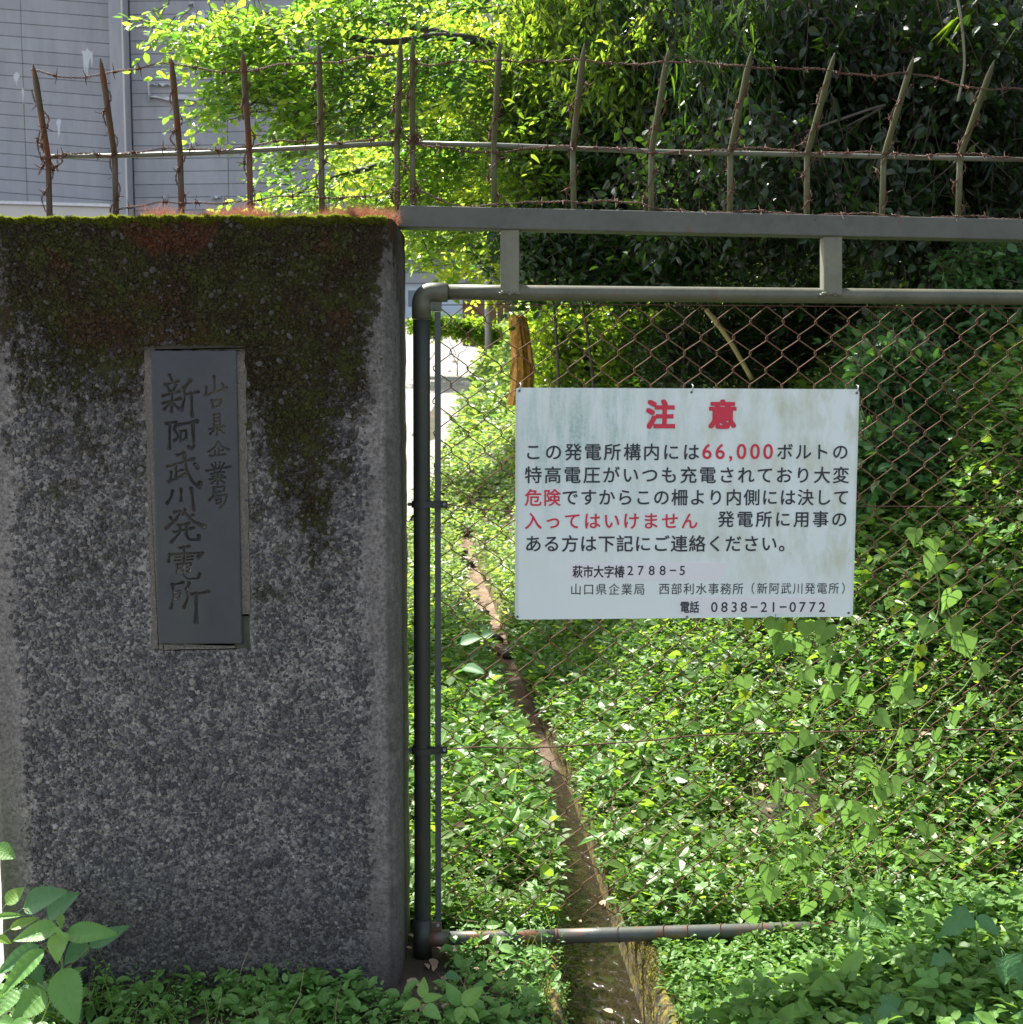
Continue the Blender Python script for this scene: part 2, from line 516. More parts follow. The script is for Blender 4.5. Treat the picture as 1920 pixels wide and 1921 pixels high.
def pillar_mat(kind):
    t = NT('concrete_' + kind)
    co = t.co('Object')
    m, stain, z, u = moss_mask(t, co)
    if kind == 'matrix':
        c = t.ramp(t.noise(120, 5, 0.75, co), [(0.3, (0.042, 0.038, 0.036)), (0.46, (0.185, 0.175, 0.165)), (0.66, (0.42, 0.395, 0.37))])
        c = t.mix(t.ramp(t.noise(4, 5, 0.6, co), [(0.35, 0.0), (0.75, 0.4)]), c, (0.085, 0.078, 0.074))
    else:
        r = t.n('NewGeometry').outputs['Random Per Island']
        c = t.ramp(r, [(0.0, (0.028, 0.029, 0.032)), (0.30, (0.050, 0.050, 0.056)), (0.58, (0.095, 0.095, 0.102)), (0.84, (0.16, 0.155, 0.148)), (0.97, (0.26, 0.245, 0.215)), (1.0, (0.36, 0.35, 0.34))])
        c = t.mix(t.ramp(t.noise(260, 3, 0.7, co), [(0.35, 0.0), (0.7, 0.5)]), c, (0.13, 0.125, 0.12))
    c = t.mix(t.math('MULTIPLY', stain, 0.72), c, (0.022, 0.016, 0.012))
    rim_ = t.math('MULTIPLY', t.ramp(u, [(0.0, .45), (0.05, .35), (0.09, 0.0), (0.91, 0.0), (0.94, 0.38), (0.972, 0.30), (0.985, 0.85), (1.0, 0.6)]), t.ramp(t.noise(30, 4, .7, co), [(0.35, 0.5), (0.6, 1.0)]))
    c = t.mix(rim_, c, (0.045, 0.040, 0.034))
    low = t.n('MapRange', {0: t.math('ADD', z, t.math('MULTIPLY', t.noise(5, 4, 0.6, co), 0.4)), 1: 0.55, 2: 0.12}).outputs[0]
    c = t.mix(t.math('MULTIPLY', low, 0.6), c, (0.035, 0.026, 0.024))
    # green film on the foot of the left edge
    gl = t.math('MULTIPLY', t.n('MapRange', {0: u, 1: 0.10, 2: 0.02}).outputs[0], t.n('MapRange', {0: z, 1: 0.75, 2: 0.3}).outputs[0])
    c = t.mix(t.math('MULTIPLY', gl, 0.7), c, (0.06, 0.075, 0.03))
    mm = m if kind == 'matrix' else t.math('MULTIPLY', m, t.n('MapRange', {0: t.n('NewGeometry').outputs['Random Per Island'], 1: 0.93, 2: 0.86}).outputs[0])
    c = t.mix(mm, c, moss_col(t, co))
    h = t.math('ADD', t.math('MULTIPLY', t.noise(170, 5, 0.75, co), 0.5), t.math('MULTIPLY', m, t.noise(220, 4, 0.8, co)))
    nb = t.bump(h, 1.0, 0.006)
    p = t.pbr(Base_Color=c, Roughness=0.88, Normal=nb)
    p.inputs['Specular IOR Level'].default_value = 0.3
    return t.done(p)
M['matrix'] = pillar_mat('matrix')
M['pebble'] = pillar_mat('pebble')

pillar = empty('gate_pillar', ((XL + XR) / 2, PY + PD / 2, 0),
               'wide mossy grey aggregate concrete pillar with an engraved nameplate, left of the gate', 'pillar')
# cross-section, front face first
prof = []
r = 0.010
xs = np.linspace(XL + .018, XR - r, 150)
prof += [(x, PY) for x in xs]
prof += [(XR - r * .3, PY + r * .3), (XR, PY + r), (XR, PY + .045), (XR + .004, PY + .052), (XR + .004, PY + PD)]
prof += [(XL, PY + PD), (XL, PY + .020), (XL + .006, PY + .006)]
prof = np.array(prof); npf = len(prof)
zz = np.linspace(-0.15, ZT, 300)
P = np.zeros((len(zz), npf, 3))
P[:, :, 0] = prof[None, :, 0]; P[:, :, 1] = prof[None, :, 1]; P[:, :, 2] = zz[:, None]
nx = fbm(P[:, :, 0] * 18, P[:, :, 2] * 18, 9, 5) - .5
ny = fbm(P[:, :, 1] * 22 + 5, P[:, :, 2] * 22, 13, 5) - .5
P[:, :150, 1] += nx[:, :150] * 0.006
P[:, 150:, 0] += ny[:, 150:] * 0.006
V = P.reshape(-1, 3)
ii = (np.arange(len(zz) - 1)[:, None] * npf + np.arange(npf)[None, :])
jj = (np.arange(len(zz) - 1)[:, None] * npf + (np.arange(npf)[None, :] + 1) % npf)
Q = np.stack([ii, jj, jj + npf, ii + npf], -1).reshape(-1, 4)
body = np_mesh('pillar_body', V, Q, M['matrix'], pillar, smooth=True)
# top cap
mb = MB(); top = [tuple(V[(len(zz) - 1) * npf + k]) for k in range(npf)]
mb.add(top, [tuple(range(npf))])
mb.build('pillar_cap', M['matrix'], pillar)

# nameplate corner points
pTL = at(285, 658, PY); pTR = at(445, 658, PY); pBL = at(300, 1207, PY); pBR = at(456, 1207, PY)
px0 = pTL.x; px1 = pTR.x; pz1 = pTL.z; pz0 = pBR.z
print('plate', px1 - px0, pz1 - pz0, at(300, 1207, PY).x - px0)

# exposed aggregate: thousands of low pebbles standing proud of the matrix
step = 0.0066
nxp = int((XR - XL) / step); nzp = int((ZT - 0.0) / step)
ax, az = np.meshgrid(np.arange(nxp), np.arange(nzp))
X = XL + (ax + RNG.uniform(0, 1, ax.shape) * .9) * step
Z = (az + RNG.uniform(0, 1, ax.shape) * .9) * step
X = X.ravel(); Z = Z.ravel()
u = (X - XL) / (XR - XL)
edge_n = (vnoise(Z * 9, Z * 0 + 3, 2) - .5) * 0.03
prob = sstep(0.055, 0.105, u + edge_n) * (1 - sstep(0.905, 0.95, u + edge_n))
prob *= sstep(-0.01, 0.02, np.maximum(np.maximum(px0 - 0.022 - X, X - px1 - 0.022), np.maximum(Z - pz1 - .018, pz0 - .016 - Z)))
prob *= 0.94
keep = RNG.random(len(X)) < prob
X = X[keep]; Z = Z[keep]; n = len(X)
R = RNG.gamma(5.0, 0.0012, n) ; R = np.clip(R * .80, 0.0022, 0.0115)
a0 = RNG.uniform(0, 6.28, n)
el = RNG.uniform(0.6, 1.0, n)
K = 6
ang = np.arange(K) * 2 * np.pi / K
rad = R[:, None] * RNG.uniform(0.75, 1.2, (n, K))
lx = rad * np.cos(ang)[None]; lz = rad * np.sin(ang)[None] * el[:, None]
ca, sa = np.cos(a0)[:, None], np.sin(a0)[:, None]
rx = lx * ca - lz * sa; rz = lx * sa + lz * ca
hgt = R * RNG.uniform(0.3, 0.8, n)
base = np.stack([X[:, None] + rx, np.full((n, K), PY + 0.003), Z[:, None] + rz], -1)
mid = np.stack([X[:, None] + rx * .78, PY - hgt[:, None] * RNG.uniform(.5, 1.0, (n, K)), Z[:, None] + rz * .78], -1)
topv = np.stack([X, PY - hgt * 1.08, Z], -1)[:, None]
V = np.concatenate([base, mid, topv], 1)
T = []
for k in range(K):
    k2 = (k + 1) % K
    T += [(k, k2, K + k2), (k, K + k2, K + k), (K + k, K + k2, 2 * K)]
T = np.array(T)
TT = (T[None] + (np.arange(n) * (2 * K + 1))[:, None, None]).reshape(-1, 3)
peb = np_mesh('aggregate_pebbles', V.reshape(-1, 3), TT, M['pebble'], pillar)
tag(peb, kind='stuff')
print('pebbles', n)

# mortar bed round the nameplate with a chipped lower right corner
t = NT('mortar_bed')
co = t.co('Object')
c = t.ramp(t.noise(170, 5, 0.8, co), [(0.3, (0.05, 0.045, 0.037)), (0.55, (0.13, 0.12, 0.10)), (0.8, (0.27, 0.25, 0.22))])
zc = t.n('SeparateXYZ', {0: co}).outputs[2]
c = t.mix(t.n('MapRange', {0: zc, 1: pz1 - .03, 2: pz1 + 0.012}).outputs[0], c, (0.03, 0.026, 0.014))
M['mortar'] = t.done(t.pbr(Base_Color=c, Roughness=0.9, Normal=t.bump(t.noise(300, 5, 0.8, co), 0.9, 0.002)))
mb = MB()
def slab(x0, x1, z0, z1, y0, y1, jag=0.003, n=26):
    rim = []
    for k in range(n): rim.append((x0 + (x1 - x0) * k / n, z0))
    for k in range(n): rim.append((x1, z0 + (z1 - z0) * k / n))
    for k in range(n): rim.append((x1 - (x1 - x0) * k / n, z1))
    for k in range(n): rim.append((x0, z1 - (z1 - z0) * k / n))
    fr = [(x + random.uniform(-jag, jag), y0, z + random.uniform(-jag, jag)) for x, z in rim]
    bk = [(x, y1, z) for x, _, z in fr]
    m = len(rim)
    F = [tuple(range(m))] + [(k, k + m, (k + 1) % m + m, (k + 1) % m) for k in range(m)]
    return fr + bk, F
mb.add(*slab(px0 - .019, px0 + .01, pz0 - .014, pz1 + .012, PY - .004, PY + .01))
mb.add(*slab(px0 + .0102, px1 + .020, pz1 + .0005, pz1 + .013, PY - .0035, PY + .01))
mb.add(*slab(px1 - .012, px1 + .021, pz0 + .075, pz1, PY - .0042, PY + .01))
mb.add(*slab(px0 + .0102, px1 - .02, pz0 - .017, pz0 - .0002, PY - .0036, PY + .01))
mb.build('mortar_bed', M['mortar'], pillar)
M['notch'] = simple('dark_notch', (0.05, 0.055, 0.035), 0.95, 0, 0.5, 40)
mb = MB()
mb.add(*slab(px1 - .019, px1 + .019, pz0 - .016, pz0 + .073, PY - .0012, PY + .01, 0.002))
mb.build('chipped_corner', M['notch'], pillar)

# nameplate, engraved as real relief
ST = dict(
 a=[((240,250),(252,278),9),((215,302),(290,284),8),((228,312),(242,338),8),((278,302),(262,334),8),((203,364),(296,340),8),((204,405),(302,378),8),
    ((254,345),(252,452),8),((238,408),(210,440),8),((262,408),(292,436),9),((358,280),(320,325),11),((322,322),(325,380),(308,444),8),((330,356),(402,342),8),((364,350),(367,472),10),
    ((222,518),(282,506),(268,548),8),((242,518),(241,656),9),((268,550),(292,590),(268,612),8),((290,524),(398,504),9),((302,560),(304,612),7),((302,562),(336,553),(333,602),7),((304,610),(334,602),7),((370,512),(379,640),(368,662),(350,648),10),
    ((282,692),(322,682),8),((228,757),(378,714),9),((322,682),(334,770),(368,838),(410,874),(414,848),11),((276,752),(277,824),8),((277,786),(314,775),7),((250,786),(246,834),7),((236,842),(334,798),9),((384,744),(399,762),10),
    ((258,893),(249,930),(228,962),8),((306,884),(305,948),8),((362,880),(370,930),(376,1002),10),
    ((268,1012),(305,1004),(275,1058),(220,1106),9),((246,1042),(262,1064),8),((328,998),(312,1026),8),((326,1018),(372,1062),(436,1094),12),((372,1026),(350,1046),8),((290,1086),(350,1074),8),((264,1124),(376,1100),8),((302,1086),(296,1130),(252,1180),8),((336,1080),(335,1138),(352,1166),(408,1166),(406,1144),9),
    ((298,1214),(352,1204),8),((240,1250),(236,1290),8),((244,1252),(430,1240),(402,1266),10),((322,1208),(320,1296),8),((272,1266),(300,1264),6),((272,1284),(300,1282),6),((340,1264),(372,1260),6),((340,1281),(370,1277),6),((282,1306),(286,1352),7),((282,1306),(362,1298),(354,1346),7),((285,1328),(354,1321),6),((286,1352),(354,1345),7),((320,1298),(320,1368),(345,1390),(402,1386),(412,1360),8),
    ((256,1424),(318,1408),7),((258,1420),(266,1492),(250,1556),8),((268,1468),(306,1456),(298,1500),(268,1506),7),((352,1412),(338,1446),9),((344,1448),(343,1500),(322,1552),8),((364,1476),(462,1462),9),((390,1474),(391,1632),12)],
 b=[((494,260),(496,346),8),((450,316),(446,358),7),((444,362),(562,322),8),((540,300),(556,332),8),((478,392),(488,426),7),((480,392),(536,384),(522,418),7),((488,426),(520,418),6),
    ((490,468),(491,530),5),((490,468),(526,461),(524,524),5),((492,488),(523,483),4),((492,507),(523,502),4),((492,530),(524,524),4),((466,548),(550,533),5),((508,540),(508,582),5),((488,556),(470,574),5),((525,552),(546,570),6),
    ((514,616),(495,650),(460,674),5),((516,620),(540,648),(576,662),6),((518,652),(518,690),4),((520,669),(542,664),4),((496,668),(496,692),4),((470,698),(554,688),6),
    ((500,734),(502,762),4),((524,730),(521,760),4),((478,744),(489,760),5),((548,738),(536,757),5),((450,780),(582,757),6),((490,771),(496,787),4),((532,768),(524,784),4),((474,798),(548,787),5),((482,812),(540,804),4),((468,828),(554,816),5),((512,788),(512,852),5),((502,830),(478,850),5),((522,828),(548,846),5),
    ((490,874),(552,866),(546,894),(490,902),6),((490,874),(488,918),(466,946),6),((494,924),(564,914),(552,962),(528,986),7),((502,942),(532,936),(528,960),(506,964),5),((502,942),(506,964),5)])
GW, GH = 200, 680
uu, vv = np.meshgrid(np.linspace(0, 1, GW), np.linspace(0, 1, GH))
yc = 115 + vv * 1643
xc_ = 135 + 47 * vv + uu * (483 - 17 * vv)
depth = np.zeros_like(uu)
for key, sc_ in (('a', 1.0), ('b', 0.85)):
    for st in ST[key]:
        w_s = st[-1]; pts = st[:-1]
        dense = []
        for a, b in zip(pts[:-1], pts[1:]):
            for k in range(14): dense.append((a[0] + (b[0] - a[0]) * k / 14, a[1] + (b[1] - a[1]) * k / 14))
        dense.append(pts[-1]); m_ = len(dense)
        for k, (x, y) in enumerate(dense):
            f = k / (m_ - 1)
            ww = w_s * (1.15 - 0.45 * math.sin(f * math.pi) + (0.1 if f > .8 else 0))
            d2 = ((xc_ - x) ** 2 + (yc - y) ** 2) / (ww * ww)
            depth = np.maximum(depth, np.clip(1.25 - d2, 0, 1) ** 0.7 * sc_)
PYF = PY - 0.009
edge = np.minimum(np.minimum(uu * .217, (1 - uu) * .217), np.minimum(vv * .75, (1 - vv) * .75))
rough_edge = 0.0015 * (fbm(uu * 40, vv * 140, 33) - .5)
yy = PYF + depth * 0.008 + 0.002 * np.clip(1 - edge / 0.0035, 0, 1) ** 2 + 0.0006 * (fbm(uu * 10, vv * 30, 5) - .5)
XX = px0 + uu * (px1 - px0) + rough_edge * (edge < 0.004)
ZZ = pz1 - vv * (pz1 - pz0) + rough_edge * (edge < 0.004)
V = np.stack([XX, yy, ZZ], -1).reshape(-1, 3)
ii = np.arange(GH - 1)[:, None] * GW + np.arange(GW - 1)[None]
Q = np.stack([ii, ii + GW, ii + GW + 1, ii + 1], -1).reshape(-1, 4)
# skirt
rim = list(range(GW)) + [r_ * GW + GW - 1 for r_ in range(1, GH)] + [(GH - 1) * GW + k for k in range(GW - 2, -1, -1)] + [r_ * GW for r_ in range(GH - 2, 0, -1)]
rv = V[rim].copy(); rv[:, 1] = PY + 0.01
b0 = len(V); m_ = len(rim)
V = np.concatenate([V, rv])
SQ = np.array([(rim[k], rim[(k + 1) % m_], b0 + (k + 1) % m_, b0 + k) for k in range(m_)])
Q = np.concatenate([Q, SQ])
t = NT('slate_plate')
co = t.co('Object')
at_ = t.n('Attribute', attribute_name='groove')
n1 = t.noise(7, 5, 0.6, co)
c = t.ramp(n1, [(0.3, (0.027, 0.031, 0.037)), (0.7, (0.040, 0.044, 0.050))])
c = t.mix(t.ramp(t.noise(4, 3, .5, t.co('Object', (1, 1, .6))), [(0.58, 0.0), (0.7, 0.5)]), c, (0.042, 0.06, 0.045))
c = t.mix(t.ramp(t.noise(220, 3, 0.6, co), [(0.66, 0.0), (0.74, 0.35)]), c, (0.16, 0.16, 0.16))
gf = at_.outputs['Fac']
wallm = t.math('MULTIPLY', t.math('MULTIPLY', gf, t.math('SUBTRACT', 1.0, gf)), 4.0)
c = t.mix(t.ramp(gf, [(0.75, 0.0), (1.0, 0.75)]), c, (0.012, 0.011, 0.010))  # groove bottoms painted darker, standing in for their shade
c = t.mix(t.math('MULTIPLY', wallm, t.ramp(t.noise(14, 4, .6, co), [(0.35, 0.15), (0.62, 0.95)])), c, (0.15, 0.125, 0.095))  # tan highlight of the groove walls, painted into the colour
M['slate'] = t.done(t.pbr(Base_Color=c, Roughness=0.55, Normal=t.bump(t.noise(150, 5, 0.75, co), 0.35, 0.0012)))
pl = empty('nameplate', ((px0 + px1) / 2, PYF, pz0), 'dark slate nameplate engraved with two columns of Japanese characters, set in the pillar', 'nameplate')
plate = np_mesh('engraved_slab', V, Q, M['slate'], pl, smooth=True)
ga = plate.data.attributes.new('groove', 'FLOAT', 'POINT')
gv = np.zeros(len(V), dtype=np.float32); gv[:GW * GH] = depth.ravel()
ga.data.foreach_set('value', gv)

# ---- moss cushions along the top edge, and the red dry fuzz behind them
t = NT('moss_cushion')
co = t.co('Object')
b = t.noise(170, 4, 0.8, co); a = t.noise(9, 4, 0.6, co)
c = t.ramp(b, [(0.3, (0.02, 0.022, 0.003)), (0.5, (0.08, 0.105, 0.006)), (0.75, (0.30, 0.36, 0.02))])
c = t.mix(t.ramp(a, [(0.42, 0.0), (0.6, 0.8)]), c, t.ramp(b, [(0.3, (0.03, 0.02, 0.008)), (0.7, (0.13, 0.08, 0.025))]))
M['moss'] = t.done(t.pbr(Base_Color=c, Roughness=0.9, Normal=t.bump(b, 1.0, 0.006)))
t = NT('moss_blades')
rn = t.n('NewGeometry').outputs['Random Per Island']
c = t.ramp(rn, [(0.0, (0.025, 0.022, 0.005)), (0.5, (0.06, 0.075, 0.007)), (1.0, (0.26, 0.30, 0.02))])
p_ = t.pbr(Base_Color=c, Roughness=0.8)
tr_ = t.n('BsdfTranslucent', {'Color': (0.35, 0.40, 0.03, 1)})
M['mossb'] = t.done(t.n('MixShader', {0: 0.4, 1: p_.outputs[0], 2: tr_.outputs[0]}))
Vs = []; Fs = []; nb_ = 0
# one rolling crust: a lip that bulges over the front edge, uneven in thickness and overhang
nxm, prm = 900, 22
xm = np.linspace(XL - .02, XR - .012, nxm)
hang = .004 + .034 * np.clip(fbm(xm * 17, xm * 0 + 2, 5, 4) - .28, 0, 1) * (1 + .6 * (vnoise(xm * 60, xm * 0, 9) - .5))
thk = .003 + .020 * np.clip(fbm(xm * 24, xm * 0 + 7, 15, 4) - .25, 0, 1)
bulge = .003 + .012 * fbm(xm * 40, xm * 0 + 1, 25, 3)
tpar = np.linspace(0, 1, prm)
VM_ = np.zeros((nxm, prm, 3))
for k, f in enumerate(tpar):
    if f < .5:
        a = f / .5 * math.pi / 2
        yk = PY + .004 - bulge * math.sin(a * 1.0 + .45) * 1.0
        zk = ZT - hang * (1 - math.sin(a)) + thk * math.sin(a) * .7 - .003
    else:
        g2 = (f - .5) / .5
        yk = PY + .004 - bulge + .19 * g2 ** 1.3 + bulge * .3
        zk = ZT - .003 + thk * (.7 + .5 * math.sin(g2 * math.pi)) * (1 - .5 * g2)
    VM_[:, k, 0] = xm; VM_[:, k, 1] = yk; VM_[:, k, 2] = zk
dn = (fbm(VM_[..., 0] * 75, (VM_[..., 1] + VM_[..., 2]) * 75, 31, 4) - .5)
VM_[..., 1] -= dn * .010; VM_[..., 2] += dn * .010
ii = np.arange(nxm - 1)[:, None] * prm + np.arange(prm - 1)[None]
QM = np.stack([ii, ii + prm, ii + prm + 1, ii + 1], -1).reshape(-1, 4)
mo = np_mesh('moss_crust', VM_.reshape(-1, 3), QM, M['moss'], smooth=True)
tag(mo, 'yellow green moss crust lining the top edge of the pillar', 'moss', kind='stuff')

def hairs(P, D, L, W, name, mat, bend=0.3):
    """thin tapering blades; P roots, D directions"""
    n = len(P)
    D = D / np.linalg.norm(D, axis=1)[:, None]
    side = np.cross(D, RNG.normal(size=(n, 3))); side /= np.linalg.norm(side, axis=1)[:, None]
    droop = RNG.normal(size=(n, 3)) * bend
    p1 = P + D * L[:, None] * .5
    D2 = D + droop; D2 /= np.linalg.norm(D2, axis=1)[:, None]
    p2 = p1 + D2 * L[:, None] * .5
    V = np.stack([P - side * W[:, None], P + side * W[:, None], p1 + side * W[:, None] * .7, p1 - side * W[:, None] * .7, p2], 1)
    T = np.array([(0, 1, 2), (0, 2, 3), (3, 2, 4)])
    TT = (T[None] + (np.arange(n) * 5)[:, None, None]).reshape(-1, 3)
    return np_mesh(name, V.reshape(-1, 3), TT, mat)
n = 52000
a_i = RNG.integers(0, nxm, n); b_i = (RNG.random(n) ** 1.3 * (prm - 1)).astype(int)
P = VM_[a_i, b_i] + RNG.normal(size=(n, 3)) * .0012
D = np.stack([RNG.normal(size=n) * .4, -np.ones(n) * (1 - b_i / prm * 1.5).clip(-.2, 1), .25 + b_i / prm * 1.2], -1)
o = hairs(P, D + RNG.normal(size=(n, 3)) * .35, RNG.uniform(.003, .007, n), RNG.uniform(.0005, .0010, n), 'moss_blades', M['mossb'])
tag(o, 'short green moss blades covering the moss crust on the pillar', 'moss', kind='stuff')
# face tufts
n = 60000
X = RNG.uniform(XL, XR - .02, n); d = RNG.uniform(0.0, 0.62, n) ; u = (X - XL) / (XR - XL)
Lm = np.interp(u, [0, .04, .10, .17, .40, .60, .80, .90, .945, 1.0], [.10, .14, .34, .47, .42, .5, .6, .42, .22, .05])
k = (Lm - d + (fbm(X * 7, d * 3.2, 40, 4) - .5) * 0.6) > 0.06
Z = ZT - d
k &= ~((X > px0 - .012) & (X < px1 + .012) & (Z < pz1 + .008) & (Z > pz0))
k &= RNG.random(n) < 0.35 + 0.65 * sstep(.4, .6, fbm(X * 22, Z * 22, 44))
X = X[k]; Z = Z[k]; n = len(X)
t = NT('face_moss_blades')
rn = t.n('NewGeometry').outputs['Random Per Island']
co = t.co('Object')
c = t.ramp(rn, [(0.0, (0.012, 0.008, 0.005)), (0.5, (0.034, 0.026, 0.012)), (1.0, (0.085, 0.075, 0.025))])
c = t.mix(0.5, c, moss_col(t, co))
M['mossf'] = t.done(t.pbr(Base_Color=c, Roughness=0.9))
P = np.stack([X, np.full(n, PY - .001), Z], -1)
D = np.stack([RNG.normal(size=n) * .6, -np.ones(n) * .8, RNG.normal(size=n) * .6 + .35], -1)
o = hairs(P, D, RNG.uniform(.003, .009, n), RNG.uniform(.0008, .0018, n), 'face_moss', M['mossf'])
tag(o, 'dark brown and olive moss growing down the upper face of the pillar', 'moss', kind='stuff')
# ochre green moss bristling along both edges of the channel
n = 26000
Yc = 2.6 * (9.0 / 2.6) ** RNG.random(n); sd = np.where(RNG.random(n) < .6, 1, -1)
Xc = chx(Yc) + sd * (chw(Yc) / 2 + RNG.uniform(-.004, .06, n)); Zc = np.where(RNG.random(n) < .3, RNG.uniform(-.12, .0, n), .022)
Xc = np.where(Zc < .0, chx(Yc) + sd * (chw(Yc) / 2), Xc)
k = fbm(Xc * 14, Yc * 5, 61, 3) > .47; Xc, Yc, Zc = Xc[k], Yc[k], Zc[k]; n = len(Xc)
t = NT('channel_moss_blades')
rn = t.n('NewGeometry').outputs['Random Per Island']
M['chb'] = t.done(t.pbr(Base_Color=t.ramp(rn, [(0.0, (0.06, 0.06, 0.01)), (0.5, (0.20, 0.19, 0.02)), (1.0, (0.32, 0.27, 0.04))]), Roughness=.9))
o = hairs(np.stack([Xc, Yc, Zc], -1), np.stack([RNG.normal(size=n) * .5, RNG.normal(size=n) * .5, np.ones(n)], -1), RNG.uniform(.006, .018, n), np.full(n, .0014), 'channel_moss', M['chb'], .4)
tag(o, 'ochre green moss bristling along the edges of the channel', 'moss', kind='stuff')
# red fuzz
t = NT('red_fuzz')
rn = t.n('NewGeometry').outputs['Random Per Island']
c = t.ramp(rn, [(0.0, (0.12, 0.045, 0.026)), (0.6, (0.30, 0.125, 0.07)), (1.0, (0.52, 0.34, 0.23))])
p_ = t.pbr(Base_Color=c, Roughness=0.7)
tr_ = t.n('BsdfTranslucent', {'Color': (0.40, 0.15, 0.08, 1)})
M['fuzz'] = t.done(t.n('MixShader', {0: 0.4, 1: p_.outputs[0], 2: tr_.outputs[0]}))
n = 30000
x230 = at(240, 400, PY).x
X = x230 + (XR - x230) * RNG.random(n) ** 0.72
Yf = PY + 0.012 + RNG.random(n) * 0.24
clump = fbm(X * 9, Yf * 9, 50, 3)
k = RNG.random(n) < .18 + .82 * sstep(.38, .6, clump)
X = X[k]; Yf = Yf[k]; clump = clump[k]; n = len(X)
P = np.stack([X, Yf, np.full(n, ZT - .002)], -1)
D = np.stack([RNG.normal(size=n) * .55, RNG.normal(size=n) * .5 - .1, np.ones(n) * .9], -1)
o = hairs(P, D, RNG.uniform(.014, .048, n) * (0.6 + clump), np.full(n, .00048), 'dry_moss_fuzz', M['fuzz'], 0.5)
tag(o, 'rust red dry moss fuzz standing on the top of the pillar', 'dry moss', kind='stuff')
# ------------------------------------------------------------------ gate
gate = empty('gate', gp(792, 1800), 'grey pipe frame gate with rusty chain link mesh, topped by a beam and spikes', 'gate')
gate.location.z = 0

def tube_obj(name, pts, rad, mat, parent, sides=16, smooth=True):
    V, F = tube_geo(pts, rad, sides)
    mb = MB().add(V, F)
    o = mb.build(name, mat, parent, False)
    if smooth:
        o.data.polygons.foreach_set('use_smooth', [len(p.vertices) == 4 for p in o.data.polygons])
    return o

def bar_obj(name, A, B, w, h, mat, parent, bev=0.003, side=None):
    V, F = box_geo(A, B, w, h, side)
    o = MB().add(V, F).build(name, mat, parent)
    return bevel(o, bev)

def seg(A, B, n, j=0.0):
    return [A.lerp(B, k / n) + Vector((0, 0, random.uniform(-j, j))) for k in range(n + 1)]

RP = 0.0212
bar_obj('top_beam', gp(749, 408), gp(2040, 436), 0.058, 0.056, M['beam'], gate, 0.003)
tube_obj('top_pipe', seg(gp(838, 548), gp(2040, 559), 12), RP * .97, M['pipe'], gate, 20)
tube_obj('upright_pipe', seg(gp(791, 600), gp(793.5, 1838), 12), 0.0228, M['pipe_dark'], gate, 20)
tube_obj('upright_foot', [gp(793.5, 1806), gp(793.5, 1850)], 0.0242, M['pipe_dark'], gate, 20)
# elbow fitting: curved socket at the top left corner
c0 = gp(791, 598); c1 = gp(840, 548.5); cc = gp(791, 548)
el = [c0]
for k in range(9):
    a = k / 8
    q = (1 - a) ** 2; w = 2 * a * (1 - a)
    s0 = cc + (c0 - cc) * .48; s1 = cc + (c1 - cc) * .48
    el.append(s0 * q + cc * w + s1 * a * a)
el.append(c1)
tube_obj('elbow_fitting', el, 0.0256, M['pipe'], gate, 24)
bar_obj('lug', gp(803, 574, -0.006), gp(829, 575, -.006), 0.006, 0.026, M['pipe'], gate, 0.002)
tube_obj('bolt', [gp(820, 578, -0.010), gp(820, 578, -0.018)], 0.0055, M['bolt'], gate, 6, False)
# bottom pipe and its tee
tube_obj('tee_fitting', [gp(800, 1759), gp(842, 1761)], 0.0235, M['pipe_low'], gate, 20)
tube_obj('tee_collar', [gp(793, 1722), gp(793.5, 1796)], 0.0262, M['pipe_dark'], gate, 20)
tube_obj('bottom_pipe', seg(gp(838, 1761), gp(1045, 1757), 3), 0.0195, M['pipe_low'], gate, 18)
tube_obj('bottom_pipe', seg(gp(1045.3, 1757), gp(1560, 1742), 6), 0.0205, M['pipe_low'], gate, 18)
tube_obj('bottom_pipe', seg(gp(1560, 1742), gp(2040, 1722), 6), 0.0205, M['pipe_low'], gate, 18)
tube_obj('pipe_joint', [gp(1041, 1757), gp(1046, 1757)], 0.0214, M['rust'], gate, 18)
for px, py in ((965, 1759), (1160, 1754), (1245, 1751), (1290, 1750), (1352, 1748), (1430, 1746)):
    c0 = gp(px, py); ring = [c0 + Vector((0.004 * math.sin(a * 2), 0.0225 * math.cos(a), 0.0225 * math.sin(a))) for a in np.linspace(0, 2 * math.pi, 14)]
    tube_obj('tie_wire', ring, 0.0014, M['rust'], gate, 5)
# brackets
for x0, x1, y1, nm in ((937, 975, 551, 0), (1539, 1578, 553, 1)):
    xm = (x0 + x1) / 2 + 1
    bar_obj('bracket', gp(xm, 431 + (x0 - 937) * .022), gp(xm, y1), 0.046, 0.050, M['bracket'], gate, 0.003)
    mb = MB()
    for k in range(9):
        p = gp(x0 + 2 + k * 4.4, y1 - 1 + random.uniform(-2, 2), -0.022)
        V, F = tube_geo([p - Vector((.004, 0, 0)), p + Vector((.004, 0, 0))], [random.uniform(.003, .0055)] * 2, 6)
        mb.add(V, F)
    mb.build('weld_bead', M['bracket'], gate, True)
# flat tension bar
bar_obj('tension_bar', gp(821.5, 585, -0.004), gp(822.5, 1742, -0.004), 0.004, 0.0165, M['flat'], gate, 0.001)
bar_obj('lug', gp(806, 1738, -0.006), gp(829, 1738, -.006), 0.006, 0.026, M['pipe_low'], gate, 0.002)
tube_obj('bolt', [gp(822, 1736, -0.010), gp(822, 1736, -0.018)], 0.0055, M['bolt'], gate, 6, False)
